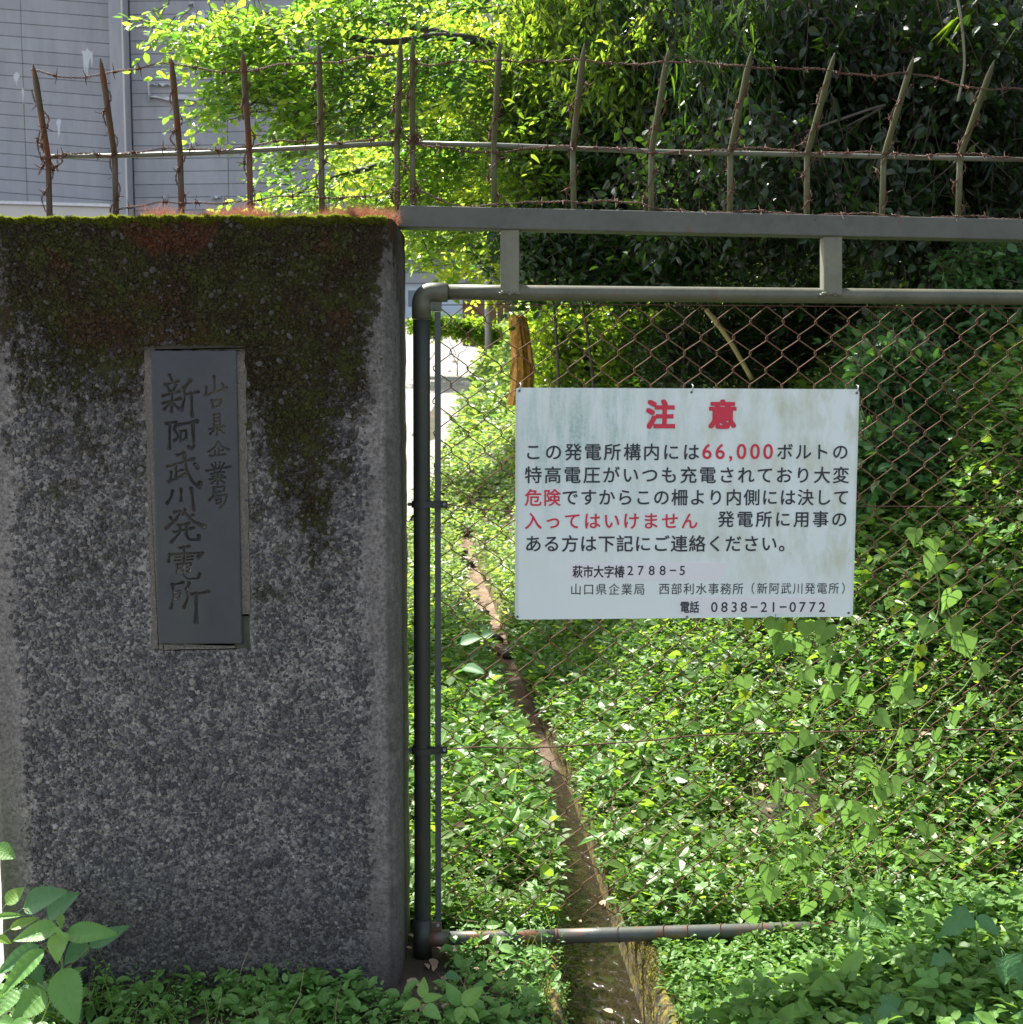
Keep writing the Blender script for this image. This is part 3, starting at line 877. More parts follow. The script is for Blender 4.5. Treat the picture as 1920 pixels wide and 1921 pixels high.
# clamp bands
def band(y):
    R = 0.0262
    c0 = gp(792, y)
    pts = []
    for a in np.linspace(-2.1, 1.35, 14):
        pts.append(c0 + Vector((-R * math.cos(a + .35), -R * math.sin(a + .35) , 0)))
    arc = [c0 + Vector((R * math.cos(b), R * math.sin(b), 0)) for b in np.linspace(math.radians(35), math.radians(290), 20)]
    endp = gp(839, y, -0.010)
    pts = arc + [endp]
    mb = MB()
    hh = 0.0085; th = 0.0016
    V = []; F = []
    for i, p in enumerate(pts):
        d = (p - c0); d.z = 0; d.normalize()
        if i == len(pts) - 1: d = Vector((0, -1, 0))
        for s, z in ((0, -hh), (1, -hh), (1, hh), (0, hh)):
            V.append(p + d * th * s * 1.2 + Vector((0, 0, z)))
        if i:
            a = (i - 1) * 4
            for k in range(4): F.append((a + k, a + (k + 1) % 4, a + 4 + (k + 1) % 4, a + 4 + k))
    mb.add(V, F)
    V, F = box_geo(gp(806, y, -0.014), gp(840, y, -0.014), 0.003, 0.020); mb.add(V, F)
    V, F = box_geo(gp(806, y - 5.6, -0.018), gp(840, y - 5.6, -0.018), 0.008, 0.0025); mb.add(V, F)
    V, F = box_geo(gp(806, y + 6, -0.018), gp(840, y + 6, -0.018), 0.008, 0.0025); mb.add(V, F)
    o = mb.build('clamp_band', M['pipe_dark'], gate)
    tube_obj('bolt', [gp(834, y, -0.015), gp(834, y, -0.022)], 0.0050, M['bolt'], gate, 6, False)
    tube_obj('bolt', [gp(770, y, -0.004), gp(768, y, -0.016)], 0.0055, M['bolt'], gate, 6, False)
band(946); band(1407)

# chain link: every zigzag wire is one piece, all alike ones share a mesh
HX = 0.0452   # half cell across
A0 = gp(845.8, 598)            # a knuckle of the first column
A1 = gp(845.8, 1745)
gxdir = (gp(1900, 900) - gp(845.8, 900)); gxdir = Vector((gxdir.x, gxdir.y, 0)).normalized()
gnorm = Vector((gxdir.y, -gxdir.x, 0))     # towards the camera
HZ = 0.0437
ztop = A0.z + 0.026
zlow = gp(1000, 1748).z
nseg = int((A0.z - zlow) / HZ)
WR = 0.00155
def zig(parity):
    """wire from left tips to right tips; front strands rise to the right"""
    pts = []
    z = 0.040 if parity else HZ
    k = 0 if parity else 1
    # start above
    seq = []
    lvl = -1
    for i in range(-1, nseg + 1):
        right = (i + parity) % 2 == 0
        x = HX * 1.05 if right else -HX * 0.05
        zc = -i * HZ
        seq.append((x, zc, right))
    for j, (x, zc, right) in enumerate(seq):
        if j == 0 or j == len(seq) - 1:
            pts.append(Vector((x, 0, zc))); continue
        s = 1 if right else -1
        # knuckle: wire turns round its neighbour; a strand that falls to the left lies in front
        f = 0.0021
        up_front = 1 if right else -1       # strand arriving at a right tip from upper left lies behind
        pts.append(Vector((x - s * .004, -up_front * f, zc + .0075)))
        pts.append(Vector((x, -up_front * f * .4, zc + .0028)))
        pts.append(Vector((x, up_front * f * .4, zc - .0028)))
        pts.append(Vector((x - s * .004, up_front * f, zc - .0075)))
    return pts
meshes = []
for par in (0, 1):
    for var in range(2):
        pts = zig(par)
        pts = [p + Vector((random.gauss(0, .0009), 0, random.gauss(0, .0009))) for p in pts]
        V, F = tube_geo(pts, WR, 5)
        mb = MB().add(V, F)
        me = bpy.data.meshes.new('mesh_wire'); me.from_pydata(mb.v, [], mb.f); me.materials.append(M['rust_mesh'])
        for p in me.polygons: p.use_smooth = True
        meshes.append(me)
ncol = int((gp(2010, 900) - gp(822, 900)).length / HX)
rz = math.atan2(gxdir.y, gxdir.x)
tilt_s = (gp(1900, 567).z - gp(846, 562).z) / 1.5
for k in range(ncol):
    # column k spans from knuckle column k-1 to k
    o = bpy.data.objects.new('mesh_wire', meshes[(k % 2) * 2 + (k // 2) % 2])
    COL.objects.link(o)
    sag = 0.012 * math.sin(math.pi * min(1, k / ncol)) + 0.003 * math.sin(k * 1.7)
    p = A0 + gxdir * (HX * (k - 1)); p.z = A0.z - sag * .4 + (gxdir * HX * (k - 1)).length * tilt_s * .5
    o.parent = gate
    o.matrix_parent_inverse = gate.matrix_basis.inverted()
    o.location = p
    o.rotation_euler = (0, 0, rz)
    tilt_s *= 1.0
# straight tension wires
def wavy(pts, k=10): return catmull(pts, k)
tube_obj('tension_wire', wavy([gp(835, 944, -.006), gp(870, 951, -.006), gp(930, 957, -.004), gp(1010, 960, .004), gp(1300, 955, .004), gp(1610, 950, 0), gp(1780, 951, 0), gp(2000, 950, 0)]), 0.0017, M['rust'], gate, 6)
tube_obj('tension_wire', wavy([gp(836, 1406, -.006), gp(900, 1402, -.006), gp(1000, 1403, -.004), gp(1200, 1391, -.004), gp(1310, 1380, -.004), gp(1450, 1375, -.004), gp(1600, 1372, -.004), gp(1760, 1369, -.004), gp(2000, 1371, -.004)]), 0.0021, M['rust'], gate, 6)
tube_obj('tension_wire', wavy([gp(828, 572), gp(1100, 571), gp(1500, 574), gp(1800, 577), gp(2000, 578)]), 0.0013, M['rust'], gate, 6)

# ------------------------------------------------------------------ spikes and rails
def YL(px):    # the short fence on the pillar drifts a little further back on the left
    return 3.30 + (745 - px) / 655.0 * 0.05
def spike(parent, bot, bend, top, mat, plane, grounded):
    Bd = plane(*bend, 0.0)
    B = plane(*bot, 0.0)
    if grounded: B = Vector((Bd.x + (B.x - Bd.x) * .6, Bd.y, ZT - 0.03))
    T = plane(*top, -0.215)
    r = 0.0079
    mid = Bd
    pts = [B, Bd + (B - Bd).normalized() * 0.03, Bd, Bd + (T - Bd).normalized() * 0.03, T + (Bd - T).normalized() * 0.055, T + (Bd - T).normalized() * 0.02, T]
    V, F = tube_geo(pts, [r, r, r, r, r, r * .62, r * .12], 10)
    mb = MB().add(V, F)
    return mb.build('spike', mat, parent, True), [B, Bd, T]

pf = empty('spiked_fence', at(420, 400, 3.33), 'short spiked rail fence with rusty spikes standing on top of the mossy pillar', 'fence')
pf.location.z = ZT
LS = [((92, 394), (90, 295), (62, 119)), ((217, 394), (215, 292), (188, 108)), ((340, 377), (338, 288), (321, 106)),
      ((469, 377), (468, 283), (455, 94)), ((603, 387), (603, 275), (598, 81)), ((746, 381), (745, 267), (752, 71))]
GS = [((775, 387), (774, 269), (774, 70)), ((927, 391), (927, 272), (938, 77)), ((1077, 395), (1075, 277), (1097, 81)),
      ((1222, 400), (1223, 283), (1255, 91)), ((1370, 403), (1371, 283), (1410, 96)), ((1514, 405), (1515, 288), (1567, 99)),
      ((1655, 408), (1659, 293), (1715, 105)), ((1798, 412), (1802, 293), (1866, 113)), ((1948, 416), (1954, 297), (2025, 122))]
lp = lambda px, py, off: at(px, py, YL(px) + off)
spk = []
for i, (b, m_, tp) in enumerate(LS):
    o, P3 = spike(pf, b, m_, tp, M['spike_rusty'] if i < 4 else M['spike'], lp, True); spk.append(P3)
for i, (b, m_, tp) in enumerate(GS):
    o, P3 = spike(gate, b, m_, tp, M['spike'], gp, False); spk.append(P3)
tube_obj('rail', [lp(84, 294, 0), lp(215, 292, 0), lp(400, 286, 0), lp(603, 275, 0), lp(748, 268, 0)], 0.0065, M['rail'], pf, 10)
tube_obj('upper_rail', [gp(762, 268), gp(927, 272), gp(1223, 284), gp(1515, 290), gp(1802, 297), gp(2030, 301)], 0.0065, M['rail'], gate, 10)

# ------------------------------------------------------------------ barbed wire
# shared barb: two turns and four short points
def barb_mesh():
    mb = MB()
    pts = [Vector((0.0016 * (k - 6) * .5, 0.0042 * math.cos(k * 1.05), 0.0042 * math.sin(k * 1.05))) for k in range(13)]
    V, F = tube_geo(pts, 0.0013, 4); mb.add(V, F)
    for x, a, l in ((-.006, .5, .021), (-.003, 3.4, .020), (.004, 2.0, .021), (.006, 5.0, .022)):
        d = Vector((random.uniform(-.25, .25), math.cos(a), math.sin(a))).normalized()
        p = Vector((x, 0, 0))
        V, F = tube_geo([p, p + d * l], [0.0016, 0.0006], 4); mb.add(V, F)
    me = bpy.data.meshes.new('barb'); me.from_pydata(mb.v, [], mb.f); me.materials.append(M['rust'])
    return me
BARBS = [barb_mesh() for _ in range(4)]
BW = 0
def barbed(name, pts, label, group, step=0.08, amp=0.0020, r=0.0013, jitter=0.004):
    """two strands twisted round each other along the path, a barb every step"""
    path = catmull(pts, 10)
    # resample
    L = [0.0]
    for a, b in zip(path[:-1], path[1:]): L.append(L[-1] + (b - a).length)
    tot = L[-1]; n = max(8, int(tot / 0.006))
    rs = []
    j = 0
    for k in range(n + 1):
        s = tot * k / n
        while j < len(L) - 2 and L[j + 1] < s: j += 1
        f = (s - L[j]) / max(1e-9, L[j + 1] - L[j])
        rs.append(path[j].lerp(path[j + 1], f))
    rs = [p + Vector((0, math.sin(i * .21 + tot) * jitter * .5, math.sin(i * .13 + tot * 7) * jitter + math.sin(i * .37) * jitter * .4)) for i, p in enumerate(rs)]
    root = empty(name, rs[0], label, 'barbed wire', group)
    mb = MB()
    for ph in (0, math.pi):
        q = []
        for i, p in enumerate(rs):
            t = (rs[min(i + 1, n)] - rs[max(i - 1, 0)]).normalized()
            ref = Vector((0, 0, 1)) if abs(t.z) < .9 else Vector((1, 0, 0))
            u = t.cross(ref).normalized(); w = t.cross(u)
            a = i * 0.006 / 0.028 * 2 * math.pi + ph
            q.append(p + u * (amp * math.cos(a)) + w * (amp * math.sin(a)))
        V, F = tube_geo(q, r, 4); mb.add(V, F)
    mb.build('twisted_strand', M['rust'], root, True)
    s = random.uniform(0.02, step)
    while s < tot - 0.01:
        i = min(n - 1, int(s / tot * n)); t = (rs[i + 1] - rs[i]).normalized()
        o = bpy.data.objects.new('barb', random.choice(BARBS)); COL.objects.link(o)
        o.parent = root; o.matrix_parent_inverse = root.matrix_basis.inverted()
        o.location = rs[i]
        e = t.to_track_quat('X', 'Z').to_euler(); o.rotation_euler = e
        o.rotation_euler.rotate_axis('X', random.uniform(0, 6.28))
        s += step * random.uniform(.75, 1.2)
    return root
W = lambda P, off: [(lp if x < 760 else gp)(x, y, off) for x, y in P]
GL = 'horizontal strands of rusty barbed wire on the fence tops'
barbed('barbed_wire', W([(56, 131), (100, 143), (150, 147), (188, 135), (260, 128), (321, 121), (380, 128), (455, 133), (530, 124), (598, 116), (680, 108), (752, 103)], -0.185),
       'rusty barbed wire strung between the spike tips above the mossy pillar', GL)
barbed('barbed_wire', W([(762, 108), (800, 122), (860, 119), (937, 111), (1015, 115), (1095, 116), (1250, 118), (1330, 119), (1403, 122), (1480, 131), (1560, 132), (1640, 141), (1706, 140), (1780, 152), (1850, 166), (1960, 172)], -0.185),
       'rusty barbed wire strung between the spike tips above the gate', GL)
barbed('barbed_wire', W([(80, 300), (130, 290), (215, 287), (338, 280), (430, 277), (520, 268), (603, 264), (690, 264), (730, 250), (756, 246)], -0.014),
       'rusty barbed wire lying along the middle rail above the pillar', GL)
barbed('barbed_wire', W([(762, 250), (785, 262), (800, 276), (930, 283), (1075, 275), (1180, 278), (1222, 290), (1300, 281), (1371, 280), (1515, 283), (1600, 288), (1659, 288), (1802, 291), (1960, 297)], -0.014),
       'rusty barbed wire following the middle rail above the gate', GL)
barbed('barbed_wire', W([(215, 392), (270, 386), (338, 380), (400, 378), (469, 378), (560, 366), (603, 367), (680, 371), (715, 365), (748, 352)], -0.02),
       'rusty barbed wire trailing through the red fuzz at the feet of the pillar spikes', GL)
barbed('barbed_wire', W([(762, 372), (790, 360), (850, 386), (930, 381), (1010, 381), (1080, 379), (1140, 374), (1200, 384), (1230, 393), (1370, 397), (1450, 400), (1515, 400), (1655, 404), (1800, 408), (1960, 410)], -0.02),
       'rusty barbed wire running just above the beam of the gate', GL)
ordn = ['first', 'second', 'third', 'fourth', 'fifth', 'sixth', 'seventh', 'eighth', 'ninth']
def wrap(P3, label, full=True, turns=4.0, seed=0):
    rnd = random.Random(seed)
    B, Bd, T = P3
    pts = []
    n = 26
    for k in range(n + 1):
        f = k / n
        f2 = 0.05 + f * 0.80
        p = B.lerp(Bd, f2 / .45) if f2 < .45 else Bd.lerp(T, (f2 - .45) / .55)
        a = f * turns * 2 * math.pi + seed
        rr = 0.0125 + 0.010 * max(0, math.sin(f * 9 + seed)) * rnd.random()
        pts.append(p + Vector((rr * math.cos(a), rr * math.sin(a), 0)))
    return barbed('barbed_wire', pts, label, 'lengths of rusty barbed wire wound up the spikes', 0.075, 0.0018, 0.0011, 0.001)
for i in range(6):
    wrap(spk[i], 'rusty barbed wire wound up the %s spike from the left on the pillar' % ordn[i], True, 2.6 + (i % 3) * .5, i)
for i in range(9):
    wrap(spk[6 + i], 'rusty barbed wire wound up the %s spike from the left on the gate beam' % ordn[i] if i < 8 else 'rusty barbed wire wound up the last gate spike at the right edge', True, 2.2 + (i % 3) * .5, i + 11)
# loose coils where the two fences meet
barbed('barbed_wire', [lp(728, 262, -.02), lp(738, 246, -.035), lp(752, 252, -.03), lp(764, 266, -.02), lp(780, 250, -.03), lp(792, 262, -.02), lp(786, 276, -.02), lp(768, 282, -.03)],
       'tangled loop of barbed wire joining the rails where pillar fence and gate meet', None, .06)
barbed('barbed_wire', [lp(724, 368, -.02), lp(735, 356, -.03), lp(750, 366, -.03), lp(742, 384, -.03), lp(756, 372, -.02), lp(774, 352, -.03), lp(788, 366, -.02), lp(770, 384, -.02)],
       'tangled loop of barbed wire between the last pillar spike and the beam end', None, .06)
barbed('barbed_wire', [lp(72, 330, -.02), lp(85, 305, -.03), lp(100, 290, -.03), lp(118, 300, -.03), lp(98, 312, -.03), lp(80, 296, -.03), lp(70, 270, -.02), lp(78, 240, -.02)],
       'loose end of barbed wire curled round the rail end at the first pillar spike', None, .05)

# ------------------------------------------------------------------ warning sign
sTL, sTR, sBR, sBL = gp(968.5, 727, -.012), gp(1612, 730, -.012), gp(1601, 1158, -.012), gp(966, 1161, -.012)
sx = (sTR - sTL); sxl = ((sTR - sTL).length + (sBR - sBL).length) / 2; sx.normalize()
syl = ((sTL - sBL).length + (sTR - sBR).length) / 2
s_up = ((sTL - sBL) + (sTR - sBR)).normalized(); s_up = (s_up - sx * s_up.dot(sx)).normalized()
s_n = sx.cross(s_up); s_n = -s_n if s_n.y > 0 else s_n
sO = (sTL + sTR + sBR + sBL) / 4 - sx * sxl / 2 + s_up * syl / 2     # top left corner
print('sign', sxl, syl, sO, s_n)
def sp(u, v, d=0.0):        # u, v 0..1 from top left
    return sO + sx * (u * sxl) - s_up * (v * syl) + s_n * d
def bil(cx, cy):
    """position in the sign close-up -> u, v on the board (board corners read from the same close-up)"""
    TL, TR, BR, BL = (78, 68), (1845, 73), (1812, 1252), (72, 1265)
    u, v = .5, .5
    for _ in range(8):
        x = (1 - v) * ((1 - u) * TL[0] + u * TR[0]) + v * ((1 - u) * BL[0] + u * BR[0])
        y = (1 - v) * ((1 - u) * TL[1] + u * TR[1]) + v * ((1 - u) * BL[1] + u * BR[1])
        u -= (x - cx) / 1755.; v -= (y - cy) / 1188.
    return u, v
sign = empty('warning_sign', sp(.5, 1), 'white weathered warning sign with red and black Japanese text wired to the chain link', 'sign')
t = NT('sign_board')
co = t.co('Object')
so_ = t.n('SeparateXYZ', {0: co})
u_ = t.n('MapRange', {0: so_.outputs[0], 1: sO.x, 2: sO.x + sxl}).outputs[0]
v_ = t.n('MapRange', {0: so_.outputs[2], 1: sO.z, 2: sO.z - syl}).outputs[0]
base = t.mix(t.noise(2.5, 4, 0.6, co), (0.66, 0.745, 0.745), (0.76, 0.815, 0.80))
# blue green algae streaks, upper left
st = t.noise(16, 5, 0.65, t.co('Object', (1.8, 1, .28)))
sp2 = t.noise(110, 4, 0.75, co)
am = t.math('MULTIPLY', t.ramp(u_, [(0.0, 0.25), (0.08, .9), (0.3, .9), (0.42, 0.5), (0.55, 0.1), (1.0, 0.0)]), t.ramp(v_, [(0.0, 0.7), (0.18, 1.0), (0.42, 0.55), (0.62, 0.1), (1.0, 0.0)]))
am = t.math('MULTIPLY', am, t.ramp(st, [(0.40, 0.05), (0.62, 1.0)]))
am = t.math('MULTIPLY', am, t.ramp(sp2, [(0.35, 0.45), (0.62, 1.0)]))
c = t.mix(t.math('MULTIPLY', am, 1.0), base, (0.24, 0.42, 0.39))
# yellowish stain right and top
st2 = t.noise(9, 6, 0.7, t.co('Object', (1.6, 1, .7)))
ym = t.math('MULTIPLY', t.ramp(u_, [(0.0, 0.15), (0.4, .3), (0.6, .65), (1.0, 1.0)]), t.ramp(v_, [(0.0, 1.0), (0.3, .75), (0.75, .75), (0.9, 0.15), (1.0, 0.05)]))
ym = t.math('MULTIPLY', ym, t.ramp(st2, [(0.42, 0.0), (0.66, 1.0)]))
c = t.mix(t.math('MULTIPLY', ym, 0.95), c, (0.44, 0.46, 0.29))
c = t.mix(t.ramp(t.noise(60, 5, .8, co), [(0.63, 0.0), (0.70, 0.6)]), c, (0.72, 0.74, 0.70))
eb = t.math('MULTIPLY', t.ramp(u_, [(0.0, 1.0), (0.012, 0.0), (0.985, 0.0), (1.0, 1.0)]), 0.5)
c = t.mix(eb, c, (0.40, 0.42, 0.34))
M['board'] = t.done(t.pbr(Base_Color=c, Roughness=0.38, Normal=t.bump(t.noise(120, 4, 0.7, co), 0.12, 0.001)))
def text_mat(name, col):
    t = NT(name)
    c = t.mix(t.ramp(t.noise(260, 4, 0.8, t.co('Object')), [(0.55, 0.0), (0.8, 0.5)]), col, tuple(x * 1.6 + .03 for x in col))
    return t.done(t.pbr(Base_Color=c, Roughness=0.45))
M['tred'] = text_mat('sign_red', (0.58, 0.022, 0.055))
M['tblack'] = text_mat('sign_black', (0.018, 0.022, 0.035))
M['tape'] = simple('patch_tape', (0.74, 0.73, 0.75), 0.3, 0, 0.03, 20, 0.05)
# rounded board with thickness
rim = []
rc = 0.010
for (cu_, cv_, a0_) in ((rc, rc, 180), (sxl - rc, rc, 270), (sxl - rc, syl - rc, 0), (rc, syl - rc, 90)):
    for k in range(6):
        a = math.radians(a0_ + k * 18)
        rim.append((cu_ + rc * math.cos(a), cv_ + rc * math.sin(a)))
fr = [sp(x / sxl, y / syl, 0.0015) for x, y in rim]; bk = [sp(x / sxl, y / syl, -0.0015) for x, y in rim]
m_ = len(rim)
MB().add(fr + bk, [tuple(range(m_)), tuple(range(2 * m_ - 1, m_ - 1, -1))] + [(k, k + m_, (k + 1) % m_ + m_, (k + 1) % m_) for k in range(m_)]).build('board', M['board'], sign)
def patch(x0, y0, x1, y1, name='tape_patch'):
    q = [sp(*bil(x, y), 0.0021) for x, y in ((x0, y0), (x1, y0), (x1, y1), (x0, y1))]
    q2 = [sp(*bil(x, y), 0.0014) for x, y in ((x0, y0), (x1, y0), (x1, y1), (x0, y1))]
    MB().add(q + q2, [(3, 2, 1, 0), (0, 1, 5, 4), (1, 2, 6, 5), (2, 3, 7, 6), (3, 0, 4, 7)]).build(name, M['tape'], sign)
patch(352, 968, 1150, 1058); patch(905, 1148, 1690, 1238)
_gc = {}
def glyph(ch, off):
    k = (ch, off)
    if k not in _gc:
        c = bpy.data.curves.new('t', 'FONT'); c.body = ch; c.size = 1; c.resolution_u = 4; c.offset = off
        o = bpy.data.objects.new('t', c); COL.objects.link(o)
        bpy.context.view_layer.update()
        me = bpy.data.meshes.new_from_object(o)
        V = np.array([v.co[:] for v in me.vertices]).reshape(-1, 3); F = [tuple(p.vertices) for p in me.polygons]
        if off:
            c.offset = 0; bpy.context.view_layer.update()
        bpy.data.objects.remove(o); bpy.data.curves.remove(c); bpy.data.meshes.remove(me)
        _gc[k] = (V, F)
    return _gc[k]
def line(chars, xs, y, size, mat, name='lettering', off=0.012, narrow=1.0, lab=None, latin=False, hgt=1.0):
    """flat print; a heavier weight is the glyph laid down several times, a hair apart"""
    mb = MB()
    sh = [(0, 0)]
    if off > 0: sh += [(off * math.cos(a), off * math.sin(a)) for a in np.linspace(0, 2 * math.pi, 9)[:-1]]
    if off > .025: sh = [(a * off, b * off) for a in (-1, -.5, 0, .5, 1) for b in (-1, -.5, 0, .5, 1)]
    for ch, x in zip(chars, xs):
        if ch in ' \u3000': continue
        V, F = glyph(ch, 0)
        if not len(V): continue
        cxm, cym = ((V[:, 0].min() + V[:, 0].max()) / 2, 0.345) if ch.isascii() else (0.5, 0.38)
        if ch == '-': cym = (V[:, 1].min() + V[:, 1].max()) / 2
        u0, v0 = bil(x, y)
        k = size / 1755.0 * sxl
        for q, (ox, oy) in enumerate(sh):
            d = 0.0026 + q * 0.00004
            mb.add([sp(u0, v0, d) + sx * ((vx + ox - cxm) * k * narrow * (1.9 if ch == '-' else 1)) + s_up * ((vy + oy - cym) * k * hgt) for vx, vy, _ in V], F)
    o = mb.build(name, mat, sign)
    me = o.data
    if len(me.polygons) and me.polygons[0].normal.dot(s_n) < 0: me.flip_normals()
    if lab: o['label'] = lab
    return o
lin = lambda a, b, n: [a + (b - a) * i / (n - 1) for i in range(n)]
R_, B_ = M['tred'], M['tblack']
line('注', [813], 203, 150, R_, 'red_heading', 0.036)
line('意', [1132], 203, 150, R_, 'red_heading', 0.036)
line('この発電所構内には', [165, 268, 368, 467, 567, 668, 767, 867, 970], 395, 90, B_)
line('66,000', [1052, 1120, 1175, 1230, 1300, 1368], 392, 108, R_, 'red_lettering', 0.012, 1.0)
line('ボルトの', [1455, 1552, 1645, 1745], 393, 88, B_)
line('特高電圧がいつも充電されており大変', lin(165, 1748, 17), 513, 90, B_)
line('危険', [165, 260], 630, 90, R_, 'red_lettering', 0.014)
line('ですからこの柵より内側には決して', lin(352, 1750, 16), 628, 88, B_)
line('入ってはいけません', lin(165, 962, 9), 750, 90, R_, 'red_lettering', 0.014)
line('発電所に用事の', lin(1150, 1740, 7), 741, 88, B_)
line('ある方は下記にご連絡ください。', lin(165, 1467, 15), 868, 90, B_)
line('萩市大字椿', lin(390, 603, 5), 1014, 66, B_, off=0.02, narrow=.82)
line('2788-5', [658, 712, 768, 824, 877, 925], 1008, 68, B_, off=0.006)
line('山口県企業局', lin(381, 705, 6), 1106, 63, B_, 'thin_lettering', 0.0, .95)
line('西部利水事務所', lin(832, 1213, 7), 1104, 63, B_, 'thin_lettering', 0.0, .95)
line('（新阿武川発電所）', [1272] + lin(1338, 1712, 7) + [1780], 1102, 62, B_, 'thin_lettering', 0.0, .93)
line('電話', [938, 988], 1200, 64, B_, off=0.02, narrow=.80)
line('0838-21-0772', [1090, 1142, 1193, 1243, 1296, 1347, 1397, 1447, 1497, 1548, 1600, 1650], 1200, 74, B_, off=0.006)
# screws and wire ties
for cx, cy in ((95, 85), (972, 90), (1830, 92), (85, 1250), (950, 1252), (1790, 1232)):
    u0, v0 = bil(cx, cy)
    tube_obj('screw', [sp(u0, v0, .0015), sp(u0, v0, .0035)], 0.0035, M['bolt'], sign, 8, False)
    if cy < 200:
        q = [sp(u0, v0, .004), sp(u0 + .002, v0 - .012, .006), sp(u0 + .005, v0 - .028, .002), sp(u0 + .003, v0 - .035, -.01)]
        tube_obj('wire_tie', q, 0.0016, M['tie'], sign, 5)
    elif cx == 950:
        q = [sp(u0, v0, .004), sp(u0, v0 + .008, .004), sp(u0 - .001, v0 + .016, -.004)]
        tube_obj('wire_tie', q, 0.0014, M['tie'], sign, 5)
# ------------------------------------------------------------------ foliage tools
def _tm(v, f): return np.array(v, float), np.array(f)
# x width, y along, z normal
T_SMALL = _tm([(0, 0, 0), (-.27, .32, .05), (-.20, .72, .02), (0, 1, -.10), (.20, .72, .02), (.27, .32, .05)], [(0, 5, 4), (0, 4, 3), (0, 3, 2), (0, 2, 1)])
T_NARROW = _tm([(0, 0, 0), (-.17, .32, .04), (-.13, .66, .0), (0, 1, -.16), (.13, .66, .0), (.17, .32, .04)], [(0, 5, 4), (0, 4, 3), (0, 3, 2), (0, 2, 1)])
T_BAMBOO = _tm([(0, 0, 0), (-.065, .25, .02), (-.05, .62, -.06), (0, 1, -.25), (.05, .62, -.06), (.065, .25, .02)], [(0, 5, 4), (0, 4, 3), (0, 3, 2), (0, 2, 1)])
T_OVATE = _tm([(0, 0, 0), (-.22, .16, .05), (-.31, .42, .08), (-.19, .76, .02), (0, 1, -.14), (.19, .76, .02), (.31, .42, .08), (.22, .16, .05), (0, .3, -.01), (0, .68, -.03)],
              [(0, 8, 1), (1, 8, 2), (8, 9, 2), (2, 9, 3), (9, 4, 3), (0, 7, 8), (7, 6, 8), (8, 6, 9), (6, 5, 9), (9, 5, 4)])
def _star():
    v = [(0, .42, .02)]; f = []
    spec = [(-90, .42), (-50, .30), (-25, .55), (8, .26), (40, .62), (64, .27), (90, .66), (116, .27), (140, .62), (172, .26), (205, .55), (230, .30)]
    for a, r in spec:
        a = math.radians(a); v.append((r * math.cos(a), .42 + r * math.sin(a), -.06 * (r > .4)))
    n = len(spec)
    for k in range(n): f.append((0, 1 + k, 1 + (k + 1) % n))
    return _tm(v, f)
T_STAR = _star()

def unit(a): return a / np.maximum(np.linalg.norm(a, axis=-1, keepdims=True), 1e-9)

def leaves_geo(tm, P, A, N, S):
    """P base points, A leaf axis, N leaf normal, S length"""
    A = unit(A); X = unit(np.cross(A, N)); Nn = np.cross(X, A)
    tv, tf = tm
    V = (P[:, None, :] + S[:, None, None] * (tv[None, :, 0:1] * X[:, None] + tv[None, :, 1:2] * A[:, None] + tv[None, :, 2:3] * Nn[:, None]))
    F = tf[None] + (np.arange(len(P)) * len(tv))[:, None, None]
    return V.reshape(-1, 3), F.reshape(-1, 3)

def join(gs):
    V = []; F = []; n = 0
    for v, f in gs:
        V.append(v); F.append(f + n); n += len(v)
    return np.concatenate(V), np.concatenate(F)

TRI = 0
def sprays(blobs, n_tw, K, lsize, tm, rng, tw_len=(.25, .5), droop=.25, hang=0.0, flat=.35, sidew=.9, sl=.25, fill=(.15, 1.0)):
    # soft edged: most twigs near the middle of a blob, some straying well outside
    """twigs with alternate leaves filling ellipsoid blobs (cx, cy, cz, rx, ry, rz, weight)"""
    B = np.array(blobs, float)
    w = B[:, 6] * (B[:, 3] * B[:, 4] * B[:, 5]) ** (2 / 3); w /= w.sum()
    idx = rng.choice(len(B), n_tw, p=w)
    d = unit(rng.normal(size=(n_tw, 3)))
    r = rng.uniform(fill[0], fill[1], n_tw) ** 0.5
    O = B[idx, :3] + np.clip(rng.normal(size=(n_tw, 3)) * .52, -1.5, 1.5) * B[idx, 3:6]
    D = unit(d * .8 + rng.normal(size=(n_tw, 3)) * .7 + np.array([0, 0, -droop]))
    L = rng.uniform(*tw_len, n_tw)
    t = (np.arange(K) + .5) / K
    bend = np.array([0, 0, -droop]) * .5
    P = O[:, None] + D[:, None] * (L[:, None] * (t[None] - .5))[..., None] + bend * (L[:, None] * t[None] ** 2)[..., None]
    side = unit(np.cross(D, np.array([0, 0, 1.0]) + rng.normal(size=(n_tw, 3)) * flat))
    up = unit(np.cross(side, D))
    sg = np.where(np.arange(K) % 2 == 0, 1.0, -1.0)[None, :, None]
    A = D[:, None] * .65 + side[:, None] * sg * sidew + rng.normal(size=(n_tw, K, 3)) * .28 + np.array([0, 0, -hang])
    N = up[:, None] + rng.normal(size=(n_tw, K, 3)) * .32
    S = lsize * rng.uniform(1 - sl, 1 + sl, (n_tw, K)) * (1 - .25 * np.abs(t - .4))[None]
    g = leaves_geo(tm, P.reshape(-1, 3), A.reshape(-1, 3), N.reshape(-1, 3), S.reshape(-1))
    e0 = O - D * (L * .5)[:, None]; e1 = O + D * (L * .5)[:, None] + bend * L[:, None]
    return g, (e0, e1)

